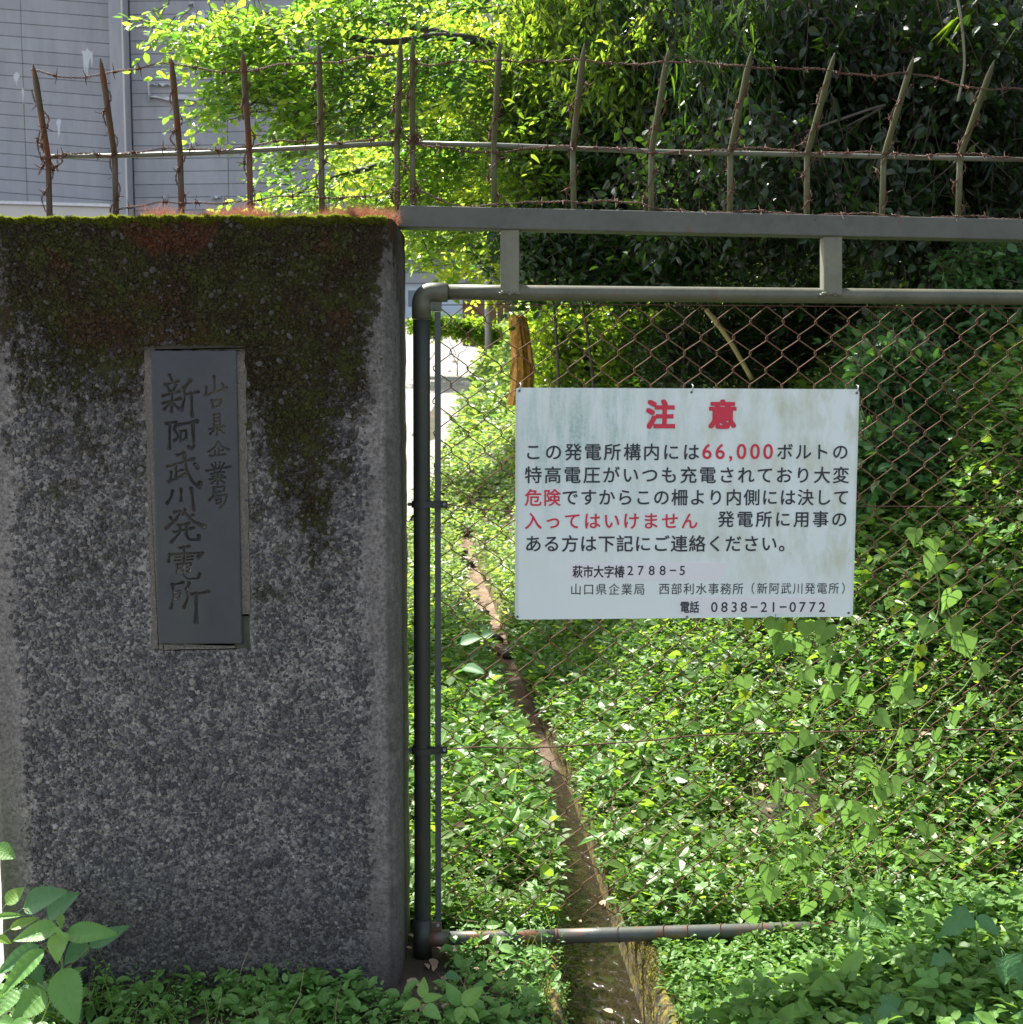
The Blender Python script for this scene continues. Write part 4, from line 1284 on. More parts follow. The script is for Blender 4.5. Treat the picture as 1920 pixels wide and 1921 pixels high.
def twig_geo(e0, e1, w=.003):
    n = len(e0); D = unit(e1 - e0); S = unit(np.cross(D, RNG.normal(size=(n, 3))) ) * w; S2 = np.cross(D, S)
    V = np.stack([e0 + S, e0 - S * .5 + S2, e0 - S * .5 - S2, e1], 1)
    T = np.array([(0, 1, 3), (1, 2, 3), (2, 0, 3)])
    return V.reshape(-1, 3), (T[None] + (np.arange(n) * 4)[:, None, None]).reshape(-1, 3)

def limb_mesh(paths, name, mat, parent):
    mb = MB()
    for pts, r0, r1, sides in paths:
        pts = catmull(pts, 6); n = len(pts)
        rr = [(r0 + (r1 - r0) * (k / (n - 1)) ** .8) * random.uniform(.93, 1.07) for k in range(n)]
        V, F = tube_geo(pts, rr, sides); mb.add(V, F)
    return mb.build(name, mat, parent, True)

def stick(a, b, j=.15, n=4):
    a = Vector(a); b = Vector(b); L = (b - a).length
    return [a.lerp(b, k / n) + (Vector((random.gauss(0, 1), random.gauss(0, 1), random.gauss(0, .6))) * L * j * .3 if 0 < k < n else Vector((0, 0, 0))) for k in range(n + 1)]

LM = {}
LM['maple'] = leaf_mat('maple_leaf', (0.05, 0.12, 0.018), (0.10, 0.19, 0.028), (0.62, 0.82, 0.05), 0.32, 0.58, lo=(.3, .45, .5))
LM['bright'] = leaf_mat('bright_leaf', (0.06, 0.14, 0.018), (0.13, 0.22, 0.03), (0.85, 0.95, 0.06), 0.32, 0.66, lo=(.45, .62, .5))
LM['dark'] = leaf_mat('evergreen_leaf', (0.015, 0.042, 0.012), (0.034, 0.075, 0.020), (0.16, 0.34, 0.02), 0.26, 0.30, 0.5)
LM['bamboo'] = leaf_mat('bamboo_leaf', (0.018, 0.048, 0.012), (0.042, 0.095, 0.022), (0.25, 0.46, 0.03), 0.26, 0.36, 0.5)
LM['bamboo_dark'] = leaf_mat('shaded_bamboo_leaf', (0.008, 0.021, 0.008), (0.022, 0.048, 0.014), (0.14, 0.28, 0.02), 0.30, 0.25, 0.4)  # darker bamboo copy: shade of the upper right put into the colour
LM['black'] = leaf_mat('deep_shade_leaf', (0.006, 0.015, 0.006), (0.013, 0.030, 0.009), (0.05, 0.12, 0.01), 0.30, 0.18, 0.4)  # near-black leaf: the deep shade of the trees put into its colour
LM['mid'] = leaf_mat('mid_green_leaf', (0.05, 0.13, 0.035), (0.085, 0.19, 0.055), (0.24, 0.50, 0.06), 0.4, 0.3, 0.4)
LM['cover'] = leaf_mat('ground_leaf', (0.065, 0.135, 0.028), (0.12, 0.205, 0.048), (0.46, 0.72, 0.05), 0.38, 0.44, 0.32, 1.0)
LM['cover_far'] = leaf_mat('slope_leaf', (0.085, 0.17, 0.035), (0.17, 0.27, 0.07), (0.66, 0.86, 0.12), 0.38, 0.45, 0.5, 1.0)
LM['fore'] = leaf_mat('foreground_leaf', (0.095, 0.22, 0.040), (0.18, 0.33, 0.075), (0.40, 0.62, 0.06), 0.45, 0.36, 0.3, 2.0)
LM['weed'] = leaf_mat('broad_leaf', (0.11, 0.25, 0.050), (0.18, 0.35, 0.085), (0.34, 0.60, 0.08), 0.45, 0.32, 0.4, 9.0)
LM['weed_dark'] = leaf_mat('blue_green_leaf', (0.028, 0.090, 0.055), (0.04, 0.12, 0.07), (0.08, 0.26, 0.08), 0.5, 0.25, 0.4, 9.0)
LM['heart'] = leaf_mat('vine_leaf', (0.17, 0.32, 0.05), (0.26, 0.42, 0.10), (0.62, 0.85, 0.12), 0.42, 0.48, 0.35, 4.0)
LM['yellow'] = leaf_mat('sunlit_vine_leaf', (0.30, 0.38, 0.02), (0.38, 0.44, 0.03), (0.70, 0.80, 0.04), 0.45, 0.45, 0.35, 4.0)  # yellow copy of the vine leaf: sun shining through is painted in

def tree(name, base, top_pts, blobs, n_tw, K, lsize, tm, mat, label, cat='tree', group=None, trunk_r=.12, tip_r=.03, seed=1, twigs=True, bark='bark', rmul=1.0, **kw):
    rng = np.random.default_rng(seed)
    root = empty(name, base, label, cat, group)
    paths = [(top_pts, trunk_r, tip_r, 10)]
    tp = catmull(top_pts, 6)
    for b in blobs:
        c = Vector(b[:3])
        j = min(range(len(tp)), key=lambda k: (tp[k] - c).length + max(0, tp[k].z - c.z) * 1.5)
        r_ = max(.012, trunk_r * .28) * rmul
        if (tp[j] - c).length > .15:
            paths.append((stick(tp[j], c, .5, 4), r_, .006, 6))
        for _ in range(3):
            d = Vector(np.random.default_rng(seed + _).normal(size=3)).normalized()
            e = c + Vector((d.x * b[3], d.y * b[4], d.z * b[5])) * .8
            paths.append((stick(c, e, .5, 3), max(.008, r_ * .4), .003, 5))
    limb_mesh(paths, 'trunk', M[bark], root)
    g, (e0, e1) = sprays(blobs, n_tw, K, lsize, tm, rng, **kw)
    cr = np_mesh('crown', g[0], g[1], mat, root)
    if twigs:
        tv, tf = twig_geo(e0, e1)
        np_mesh('twigs', tv, tf, M['twig'], root)['kind'] = 'stuff'
    return root

def bl(px, py, Y, rx, rz, ry=None, w=1.0):
    """blob seen at photo pixel px,py at distance Y; rx, rz in photo pixels"""
    c = at(px, py, Y); k = Y / FPX
    return (c.x, c.y, c.z, rx * k, (ry if ry is not None else min(rx, rz) * k * 1.3), rz * k, w)

# ------------------------------------------------------------------ far background
# the big concrete wall of the dam: real blocks with recessed joints
dam = empty('dam_wall', (-20, 74, 0), 'huge pale grey concrete dam wall with block joints and white drip stains', 'dam')
t = NT('dam_concrete')
co = t.co('Object')
oi = t.n('ObjectInfo').outputs['Random']
c = t.mix(oi, (0.35, 0.35, 0.36), (0.41, 0.41, 0.42))
c = t.mix(t.ramp(t.noise(1.2, 6, 0.7, t.co('Object', (1, 1, .18))), [(0.35, 0.0), (0.65, 0.8)]), c, (0.30, 0.30, 0.335))
c = t.mix(t.ramp(t.noise(0.25, 4, 0.6, t.co('Object', (3, 1, .5))), [(0.45, 0.0), (0.7, 0.4)]), c, (0.44, 0.44, 0.47))
M['dam'] = t.done(t.pbr(Base_Color=c, Roughness=0.9, Normal=t.bump(t.noise(6, 5, 0.7, co), 0.4, 0.03)))
M['damj'] = simple('dam_joint', (0.22, 0.22, 0.25), 0.95)
M['lime'] = simple('lime_stain', (0.60, 0.61, 0.63), 0.8, 0, 0.1, 3)
M['parapet'] = simple('parapet_concrete', (0.62, 0.58, 0.55), 0.85, 0, 0.1, 1)
DY = 74.0
def dp(px, py, d=0.0):
    p = at(px, py, DY)
    return Vector((p.x, p.y - d, p.z))
# backing
x0, x1 = dp(-400, 0).x, dp(1150, 0).x
MB().add(*box_geo((x0, DY + 2.4, 14), (x1, DY + 2.4, 14), 3.7, 34)).build('joint_backing', M['damj'], dam)
def block(xa, xb, za, zb, y, tilt=0.0):
    g = 0.017
    mb = MB(); yb = DY + .4
    v = [(xa + g, y, za + g + tilt * xa), (xb - g, y, za + g + tilt * xb), (xb - g, y, zb - g + tilt * xb), (xa + g, y, zb - g + tilt * xa)]
    v += [(a, yb, c) for a, b, c in v]
    mb.add(v, [(0, 1, 2, 3), (0, 4, 5, 1), (1, 5, 6, 2), (2, 6, 7, 3), (3, 7, 4, 0)])
    return mb.build('concrete_block', M['dam'], dam)
rowh = 23.4 / FPX * DY
zb0 = dp(0, 385).z - rowh * 3
for r_ in range(26):
    za = zb0 + r_ * rowh
    edges = [dp(p + (r_ % 2) * 0, 0).x for p in (-260, -110, 38, 210)]
    for a, b in zip(edges[:-1], edges[1:]):
        block(a, b, za, za + rowh, DY, -.075)
    for a, b in zip([dp(p, 0).x for p in (240, 420, 600, 780, 960, 1100)][:-1], [dp(p, 0).x for p in (240, 420, 600, 780, 960, 1100)][1:]):
        block(a, b, za, za + rowh, DY + .25, 0.012)
# pilaster between the two faces
V, F = box_geo((dp(225, 0).x, DY - .35, 0), (dp(225, 0).x, DY - .35, 34), 1.1, dp(238, 0).x - dp(212, 0).x, (0, 1, 0))
MB().add(V, F).build('pilaster', M['dam'], dam)
MB().add(*box_geo((dp(237, 0).x, DY - .93, 0), (dp(237, 0).x, DY - .93, 34), .06, .09, (0, 1, 0))).build('water_pipe', M['parapet'], dam)
def drip(px, py, w, h, taps=3, d=.5):
    mb = MB(); c = dp(px, py); k = DY / FPX
    n = 10
    topv = [(c.x + (i / n - .5) * w * k, DY - .02, c.z + random.uniform(-.12, .12) - abs(i / n - .5) * .3) for i in range(n + 1)]
    botv = [(c.x + (i / n - .5) * w * k * .9, DY - .02, c.z - h * k * random.uniform(.2, 1) * (1.1 - abs(i / n - .45) * 1.3)) for i in range(n + 1)]
    for i in range(n):
        mb.add([topv[i], topv[i + 1], botv[i + 1], botv[i], *[(a, DY + .3, z) for a, b, z in (topv[i], topv[i + 1], botv[i + 1], botv[i])]],
               [(3, 2, 1, 0), (0, 1, 5, 4), (1, 2, 6, 5), (2, 3, 7, 6), (3, 0, 4, 7)])
    return mb.build('lime_stain', M['lime'], dam)
drip(164, 92, 20, 75); drip(31, 135, 12, 32); drip(110, 222, 9, 50); drip(43, 165, 4, 45)
drip(305, 155, 50, 8); drip(345, 178, 130, 14); drip(358, 3, 10, 5); drip(375, 20, 30, 60)
drip(308, 365, 3, 12); drip(405, 366, 18, 10); drip(278, 150, 3, 40); drip(360, 262, 16, 22)
# pale parapet in front of its foot
par = empty('parapet', (-17, 68, 5), 'low white parapet running along the foot of the dam wall', 'parapet')
pa = at(-260, 372, 68); pb = at(206, 385, 68)
MB().add(*box_geo((pa.x, 68, pa.z - .8), (pb.x, 68, pb.z - .8), .4, 1.3)).build('parapet_wall', M['parapet'], par)
MB().add(*box_geo((pa.x, 67.95, pa.z - .05), (pb.x + .1, 67.95, pb.z - .05), .6, .16)).build('coping', simple('coping', (0.7, 0.68, 0.72), .8), par)
V, F = box_geo((pa.x, 68, (pa.z + 0) / 2), (pb.x, 68, (pb.z) / 2 ), .3, pa.z - 1.5)
MB().add(V, F).build('retaining_wall', M['dam'], par)

# pale blue shed at the top of the road
shed = empty('shed', (-4.6, 53, 4.7), 'small pale blue building with a grey roof edge at the top of the road', 'building')
M['shed'] = simple('pale_blue_wall', (0.42, 0.52, 0.66), 0.6, 0, 0.08, 1)
M['shedroof'] = simple('grey_roof', (0.24, 0.26, 0.28), 0.6, 0, 0.1, 1)
SY = 53.0
def sq(pa, pb, ya, yb, name, mat):
    a = at(*pa, SY); b = at(*pb, SY)
    mb = MB(); v = [(a.x, ya, b.z), (b.x, ya, b.z), (b.x, ya, a.z), (a.x, ya, a.z)]
    v += [(x, yb, z) for x, y, z in v]
    mb.add(v, [(0, 1, 2, 3), (1, 5, 6, 2), (5, 4, 7, 6), (4, 0, 3, 7), (3, 2, 6, 7), (0, 4, 5, 1)])
    return mb.build(name, mat, shed)
sq((600, 532), (868, 640), SY, SY + 5, 'wall', M['shed'])
sq((590, 514), (874, 531.5), SY - .3, SY + 5.3, 'roof', M['shedroof'])
sq((600, 596), (866, 600), SY - .05, SY - .005, 'wall_band', M['lime'])
for k in range(4):
    sq((700 + k * 22, 545), (716 + k * 22, 575), SY - .04, SY - .004, 'window', simple('shed_glass', (0.10, 0.13, 0.17), .15))
# roadside post, brown hoarding, ochre stump
post = empty('marker_post', at(918, 640, 24), 'slim grey violet pole standing beside the far end of the road', 'pole')
tube_obj('pole_shaft', [at(917, 655, 24), at(915, 470, 24)], .068, simple('pole_paint', (0.30, 0.28, 0.33), .5), post, 12)
tube_obj('pole_cap', [at(915, 470, 24), at(915, 467, 24)], .075, M['bolt'], post, 12)
ho = empty('timber_fence', at(900, 605, 40), 'brown timber board fence behind the pole at the road end', 'fence')
M['board_brown'] = simple('brown_board', (0.16, 0.085, 0.045), .8, 0, .4, 4)
for k in range(8):
    a = at(874 + k * 13, 562, 40); b = at(874 + k * 13, 612, 40)
    bar_obj('board', (a.x, 40 + (k % 2) * .03, b.z - 2.5), (a.x, 40 + (k % 2) * .03, a.z), .03, .20, M['board_brown'], ho, .004)

def stump():
    root = empty('tree_stump', at(968, 725, 9.6), 'sunlit ochre brown broken trunk standing on the bank above the sign corner', 'tree stump')
    a = at(974, 760, 9.6); b = at(975, 606, 9.6)
    mb = MB(); n = 22; L = 16
    V = []; F = []
    for i in range(L + 1):
        f = i / L; c = a.lerp(b, f)
        for k in range(n):
            an = k * 2 * math.pi / n
            r = .074 * (1.15 - .2 * f) * (1 + .16 * math.sin(an * 3 + 1) + .10 * math.sin(an * 9 + f * 3) + .5 * max(0, .35 - f) + random.uniform(-.05, .05))
            z = c.z + (random.uniform(-.09, .10) if i == L else 0)
            V.append((c.x + r * math.cos(an) + .02 * math.sin(f * 4), c.y + r * math.sin(an), z))
        if i:
            for k in range(n):
                q = (i - 1) * n; F.append((q + k, q + (k + 1) % n, q + n + (k + 1) % n, q + n + k))
    F.append(tuple(L * n + k for k in range(n)))
    mb.add(V, F); mb.build('trunk', M['ochre'], root)
    for k in range(4):
        p = a.lerp(b, random.uniform(.5, .95)) + Vector((random.uniform(-.1, .1), -.12, 0))
        V, F = box_geo(p, p + Vector((random.uniform(-.04, .04), -.02, -random.uniform(.08, .18))), .01, .022)
        MB().add(V, F).build('bark_strip', M['ochre'], root)
stump()

# ------------------------------------------------------------------ trees
# bright backlit trees beyond, each its own crown
def gz(x, y): return float(ground_h(x, y, False))
FAR = [  # px, py, Y, rx, rz
    (730, 330, 30, 100, 90, 'maple', 'tall sunlit tree at the far road edge in front of the dam'),
    (840, 200, 26, 150, 170, 'bright', 'bright yellow green tree behind the spikes at the beam start'),
    (1010, 330, 22, 150, 160, 'bright', 'yellow green tree behind the gate beam near the first bracket'),
    (760, 60, 32, 130, 110, 'maple', 'high green treetop in front of the right end of the dam'),
    (1010, 40, 30, 170, 130, 'bright', 'high yellow green treetop above the middle spikes'),
    (1290, 160, 24, 190, 190, 'dark', 'deep green tree on the slope behind the middle of the gate spikes'),
    (1600, 120, 24, 220, 210, 'dark', 'dark tree high on the slope behind the bamboo'),
    (1880, 150, 22, 190, 230, 'dark', 'dark tree on the slope at the right edge behind the bamboo'),
]
for i, (px, py, Y, rx, rz, mt, lab) in enumerate(FAR):
    rr = random.Random(i)
    blobs = []
    for k in range(9):
        a = rr.uniform(0, 6.28); q = rr.uniform(.25, .95)
        blobs.append(bl(px + rx * q * math.cos(a), py + rz * q * math.sin(a), Y + rr.uniform(-1.2, 1.2), rx * .48, rz * .38, rx * .5 * Y / FPX))
    c = at(px, py, Y); bx = max(c.x + .4, at(1080, py, Y).x)
    gb = gz(bx, Y)
    tree('hillside_tree', (bx, Y, gb), [(bx, Y, gb - .1), (bx + .1, Y, (gb + c.z) * .5), (c.x, Y, c.z + .2)], blobs, 700, 8, .13,
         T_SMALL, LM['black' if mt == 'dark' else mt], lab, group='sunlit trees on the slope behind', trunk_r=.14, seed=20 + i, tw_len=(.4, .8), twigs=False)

# the maple whose branch reaches across the dam
def inpoly(x, y, poly):
    c = np.zeros(len(x), bool); n = len(poly)
    for k in range(n):
        (x1, y1), (x2, y2) = poly[k], poly[(k + 1) % n]
        cond = ((y1 > y) != (y2 > y)) & (x < (x2 - x1) * (y - y1) / ((y2 - y1) or 1e-9) + x1)
        c ^= cond
    return c
def loose_crown(poly, Y0, Y1, n_tw, K, lsize, tm, rng, gap=.45, ns=.011, tw=(.3, .55), droop=.3, seed=0):
    """airy crown filling the volume behind an outline, with gaps that run through it"""
    P = np.array(poly, float); lo = P.min(0); hi = P.max(0)
    px = rng.uniform(lo[0], hi[0], n_tw * 5); py = rng.uniform(lo[1], hi[1], n_tw * 5)
    px2 = px + rng.normal(size=len(px)) * 12; py2 = py + rng.normal(size=len(px)) * 9
    Y = rng.uniform(Y0, Y1, len(px))
    k = inpoly(px, py, poly) & (fbm(px * ns + Y * .35, py * ns * 1.3, seed, 4) > gap)
    px, py, Y = px2[k][:n_tw], py2[k][:n_tw], Y[k][:n_tw]
    n = len(px); u = (px - 960) / FPX; v = -(py - 960.5) / FPX
    d = np.stack([u, CP + v * SP, -SP + v * CP], -1)
    O = np.array([0, 0, CAM_Z]) + d * (Y / d[:, 1])[:, None]
    out = unit(np.stack([-np.ones(n) * .6, -np.ones(n) * .2, -np.ones(n) * .05], -1))
    D = unit(out * .8 + rng.normal(size=(n, 3)) * np.array([.8, .8, .35]) + np.array([0, 0, -droop * .6]))
    L = rng.uniform(*tw, n)
    t = (np.arange(K) + .5) / K
    P_ = O[:, None] + D[:, None] * (L[:, None] * (t[None] - .5))[..., None] + np.array([0, 0, -droop * .5]) * (L[:, None] * t[None] ** 2)[..., None]
    side = unit(np.cross(D, np.array([0, 0, 1.0]) + rng.normal(size=(n, 3)) * .28)); up = unit(np.cross(side, D))
    sg = np.where(np.arange(K) % 2 == 0, 1.0, -1.0)[None, :, None]
    A = D[:, None] * .7 + side[:, None] * sg * .85 + rng.normal(size=(n, K, 3)) * .25 + np.array([0, 0, -.12])
    N = up[:, None] + rng.normal(size=(n, K, 3)) * .34
    S = lsize * rng.uniform(.6, 1.3, (n, K))
    g = leaves_geo(tm, P_.reshape(-1, 3), A.reshape(-1, 3), N.reshape(-1, 3), S.reshape(-1))
    return g, (O - D * (L * .5)[:, None], O + D * (L * .5)[:, None] - np.array([0, 0, droop * .5]) * L[:, None])
def loose_tree(name, label, poly, Y0, Y1, n_tw, K, lsize, tm, mat, limbs, seed=0, group=None, cat='tree', tr=.10, **kw):
    rng = np.random.default_rng(seed)
    base = limbs[0][0][0]
    root = empty(name, base, label, cat, group)
    limb_mesh(limbs, 'trunk', M['bark'], root)
    g, (e0, e1) = loose_crown(poly, Y0, Y1, n_tw, K, lsize, tm, rng, seed=seed, **kw)
    np_mesh('crown', g[0], g[1], mat, root)
    tv, tf = twig_geo(e0, e1, .0035)
    np_mesh('twigs', tv, tf, M['twig'], root)['kind'] = 'stuff'
    return root
def trunk_at(px, Y, top, z0=-.1):
    b = at(px, 700, Y); gb = gz(b.x, Y)
    return [(b.x, Y, gb + z0)] + top
T1 = trunk_at(1300, 10.8, [at(1290, 560, 10.8), at(1180, 300, 10.7), at(1020, 160, 10.3), at(940, 95, 9.8), at(840, 68, 9.4), at(700, 78, 9.0), at(540, 40, 8.8)])
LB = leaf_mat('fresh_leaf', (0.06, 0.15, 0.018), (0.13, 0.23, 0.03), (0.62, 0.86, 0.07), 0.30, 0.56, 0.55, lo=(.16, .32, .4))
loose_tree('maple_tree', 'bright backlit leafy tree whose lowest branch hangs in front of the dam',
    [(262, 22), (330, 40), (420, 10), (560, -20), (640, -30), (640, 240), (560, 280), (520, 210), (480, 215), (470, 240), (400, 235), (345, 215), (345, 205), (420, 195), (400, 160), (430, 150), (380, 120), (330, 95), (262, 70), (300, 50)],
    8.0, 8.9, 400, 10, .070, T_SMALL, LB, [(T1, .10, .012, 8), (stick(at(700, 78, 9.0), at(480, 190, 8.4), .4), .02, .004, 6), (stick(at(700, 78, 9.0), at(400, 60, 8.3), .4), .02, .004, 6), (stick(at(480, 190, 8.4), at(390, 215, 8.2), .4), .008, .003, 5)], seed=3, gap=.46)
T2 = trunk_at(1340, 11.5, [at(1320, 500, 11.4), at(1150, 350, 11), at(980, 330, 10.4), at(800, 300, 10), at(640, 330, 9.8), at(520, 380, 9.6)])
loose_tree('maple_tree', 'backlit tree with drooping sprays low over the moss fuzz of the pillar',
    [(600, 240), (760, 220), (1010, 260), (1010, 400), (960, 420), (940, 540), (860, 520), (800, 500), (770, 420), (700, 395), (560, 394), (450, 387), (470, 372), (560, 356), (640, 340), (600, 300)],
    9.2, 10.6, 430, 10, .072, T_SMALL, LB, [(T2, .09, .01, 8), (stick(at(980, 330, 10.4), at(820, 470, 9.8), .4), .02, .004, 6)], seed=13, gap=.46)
LMID = leaf_mat('shaded_maple_leaf', (0.035, 0.10, 0.022), (0.075, 0.16, 0.035), (0.40, 0.66, 0.06), 0.26, 0.48, 0.6, lo=(.25, .4, .5))  # darker maple leaf copy, the shade of this layer put into the colour
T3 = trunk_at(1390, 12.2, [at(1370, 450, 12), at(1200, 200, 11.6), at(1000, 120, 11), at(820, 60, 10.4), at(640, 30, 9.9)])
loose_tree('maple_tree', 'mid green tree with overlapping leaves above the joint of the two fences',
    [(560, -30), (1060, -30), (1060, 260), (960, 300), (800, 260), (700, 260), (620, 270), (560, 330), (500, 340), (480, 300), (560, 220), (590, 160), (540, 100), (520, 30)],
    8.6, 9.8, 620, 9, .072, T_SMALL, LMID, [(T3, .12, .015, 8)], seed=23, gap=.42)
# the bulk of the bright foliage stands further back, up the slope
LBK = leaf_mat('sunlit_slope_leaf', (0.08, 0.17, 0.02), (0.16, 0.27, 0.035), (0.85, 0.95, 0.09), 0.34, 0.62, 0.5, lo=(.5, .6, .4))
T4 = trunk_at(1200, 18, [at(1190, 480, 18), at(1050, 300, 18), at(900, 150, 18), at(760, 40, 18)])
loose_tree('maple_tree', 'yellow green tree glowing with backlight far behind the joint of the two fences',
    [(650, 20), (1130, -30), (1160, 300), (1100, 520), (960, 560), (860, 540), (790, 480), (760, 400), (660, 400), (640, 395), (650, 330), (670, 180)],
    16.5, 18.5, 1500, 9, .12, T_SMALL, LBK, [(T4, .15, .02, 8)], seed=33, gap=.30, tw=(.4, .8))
# leafy shrubs on the bank behind the beam
SH = [((1080, 470), 8.5, [(1010, 470, 80, 60), (1090, 440, 80, 60), (1160, 500, 90, 60), (1040, 390, 70, 60), (1130, 360, 80, 70)], 'dark', T_SMALL, .07, 'dark shrub with small leaves behind the beam, right of the first bracket'),
      ((1250, 330), 8.4, [(1190, 260, 90, 80), (1290, 300, 90, 90), (1200, 400, 90, 70), (1330, 400, 90, 80), (1260, 480, 100, 50), (1140, 190, 80, 80)], 'dark', T_NARROW, .085, 'dark shrub with pointed leaves behind the middle gate spikes'),
      ((1010, 300), 8.6, [(980, 220, 80, 90), (1010, 330, 80, 80), (1080, 260, 80, 80), (1060, 150, 80, 70)], 'maple', T_NARROW, .08, 'mid green shrub with drooping leaves behind the second gate spike'),
      ((1060, 690), 10.5, [(1050, 600, 50, 40), (1060, 670, 50, 50), (1090, 640, 80, 60), (1150, 600, 60, 50)], 'maple', T_SMALL, .075, 'leafy shrub on the bank above the upper left corner of the sign'),
      ((1180, 680), 9.5, [(1130, 700, 80, 50), (1210, 690, 90, 50), (1180, 620, 70, 40)], 'maple', T_SMALL, .06, 'low green shrub just above the heading of the sign'),
      ((1330, 700), 9.0, [(1290, 660, 90, 60), (1380, 640, 90, 60), (1460, 670, 90, 70), (1540, 640, 90, 70), (1400, 580, 120, 50), (1560, 560, 100, 50)], 'dark', T_NARROW, .07, 'shadowy shrub filling the dark gap between the top pipe and the sign'),
      ((1760, 640), 6.6, [(1730, 650, 110, 60), (1840, 620, 110, 70), (1900, 700, 80, 90), (1800, 740, 120, 60), (1680, 760, 60, 60), (1860, 520, 70, 60)], 'mid', T_OVATE, .055, 'dark leafy shrub on the bank at the right edge above the sign level'),
      ((1690, 780), 5.4, [(1680, 700, 50, 30), (1660, 760, 60, 40), (1700, 820, 60, 50), (1650, 850, 50, 40), (1640, 900, 40, 40)], 'mid', T_OVATE, .065, 'broad leaved green shrub peeping out right of the sign')]
for i, ((px, py), Y, bs, mt, tm, ls, lab) in enumerate(SH):
    c = at(px, py, Y); gb = min(gz(c.x, Y), c.z - .2)
    blobs = [bl(a, b, Y + random.uniform(-.5, .5), r1, r2) for a, b, r1, r2 in bs]
    tree('shrub', (c.x, Y, gb), [(c.x, Y, gb - .05), (c.x + .15, Y + .1, (gb + c.z) / 2), (c.x, Y, c.z)], blobs, 330 * len(bs), 7, ls, tm, LM[mt], lab, 'shrub', 'shrubs on the bank behind the gate', .022, .006, seed=60 + i, tw_len=(.18, .4), droop=.4)
for i, (px, py, w_, lab) in enumerate([(858, 612, 34, 'small round bush at the road bend in front of the pale blue shed'), (905, 622, 36, 'small round bush at the foot of the slim grey violet pole'), (800, 606, 30, 'small bush showing between the pillar and the upright gate pipe')]):
    c = at(px, py, 30); gb = gz(c.x, 30)
    tree('bush', (c.x, 30, gb - .3), [(c.x, 30, gb - .35), (c.x, 30, gb + .1), (c.x, 30, gb + .3)], [bl(px, py, 30, w_, 14), bl(px + 14, py + 8, 30, w_ * .7, 14)], 260, 7, .12, T_SMALL, LM['maple'], lab, 'bush', 'bushes at the road bend', .03, .01, seed=200 + i, tw_len=(.2, .4), twigs=False)
# bamboo
BAM = [((1420, 60), 7.2, [(1300, 20, 120, 60), (1420, 90, 130, 80), (1370, 200, 90, 60), (1480, 210, 100, 60), (1250, 110, 90, 60)], 'drooping bamboo with long narrow leaves above the middle of the gate'),
       ((1640, 100), 7.4, [(1600, 40, 130, 70), (1560, 240, 90, 70), (1700, 220, 110, 90), (1620, 330, 110, 60), (1500, 330, 90, 60)], 'dark bamboo with glinting leaves above the right part of the gate'),
       ((1850, 60), 7.0, [(1800, 30, 130, 70), (1900, 120, 90, 90), (1840, 250, 100, 90), (1900, 330, 70, 80), (1760, 400, 110, 70), (1880, 470, 80, 60)], 'dark bamboo at the upper right corner'),
       ((1200, 20), 8.0, [(1130, 40, 110, 70), (1060, 30, 90, 60), (1200, 120, 100, 60), (1000, 110, 60, 50)], 'drooping fine leaved tree above the third and fourth gate spikes')]
for i, ((px, py), Y, bs, lab) in enumerate(BAM):
    fine = i == 3
    c = at(px, py, Y + .6); bx = c.x + 1.3; gb = gz(bx, Y + .8)
    blobs = [bl(a, b, Y + random.uniform(-.6, .8), r1, r2) for a, b, r1, r2 in bs]
    r_ = tree('weeping_tree' if fine else 'bamboo', (bx, Y + .8, gb), [(bx, Y + .8, gb - .1), (bx - .1, Y + .7, (gb + c.z) / 2), (c.x, c.y, c.z + .3), (c.x - .8, c.y - .5, c.z + .6)], blobs, (520 if fine else (200, 90, 90)[i]) * len(bs), 7, .075 if fine else .125, T_NARROW if fine else T_BAMBOO, LM['maple'] if fine else (LM['bamboo'] if i == 0 else LM['bamboo_dark']), lab, 'tree' if fine else 'bamboo',
         None if fine else 'bamboo plants overhanging the gate', .018, .006, seed=80 + i, tw_len=(.2, .4), droop=.8, hang=.45 if fine else .75, sidew=.6, flat=.8)
# canopy overhead that keeps the bank in shade (it stands on the slope, above the frame)
CAN = [((5.0, 11.5), [(3.0, 11.0, 6.2, 2.2, 1.8, 1.8), (4.8, 11.0, 6.8, 2.2, 2.0, 1.8), (2.6, 12.5, 5.0, 1.6, 1.6, 1.8), (4.4, 12.4, 4.8, 1.8, 1.6, 1.6), (5.8, 10.5, 5.2, 1.8, 1.6, 1.6), (3.2, 10.6, 4.0, 1.6, 1.2, 1.3), (2.4, 11.2, 3.4, 1.2, 1.0, 1.1)], 'dense evergreen tree standing in the dark behind the bamboo')]
for i, ((bx, by), bs, lab) in enumerate(CAN):
    gb = gz(bx, by)
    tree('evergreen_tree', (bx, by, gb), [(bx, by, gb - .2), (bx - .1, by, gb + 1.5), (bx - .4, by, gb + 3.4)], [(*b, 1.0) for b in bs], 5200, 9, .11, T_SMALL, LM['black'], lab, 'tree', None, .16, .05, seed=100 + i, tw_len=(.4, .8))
VD = [((1700, 60), 6.8, [(1560, 60, 130, 80), (1700, 180, 130, 90), (1820, 90, 120, 90), (1650, 340, 130, 70), (1860, 300, 90, 110), (1760, 470, 120, 60)], 'dark broad leaved climber draping over the bamboo in the upper right', T_OVATE, .07),
      ((1350, 120), 6.9, [(1320, 120, 120, 90), (1420, 280, 110, 80), (1260, 330, 90, 80), (1480, 430, 110, 60)], 'dark broad leaved climber hanging behind the middle spikes', T_OVATE, .06)]
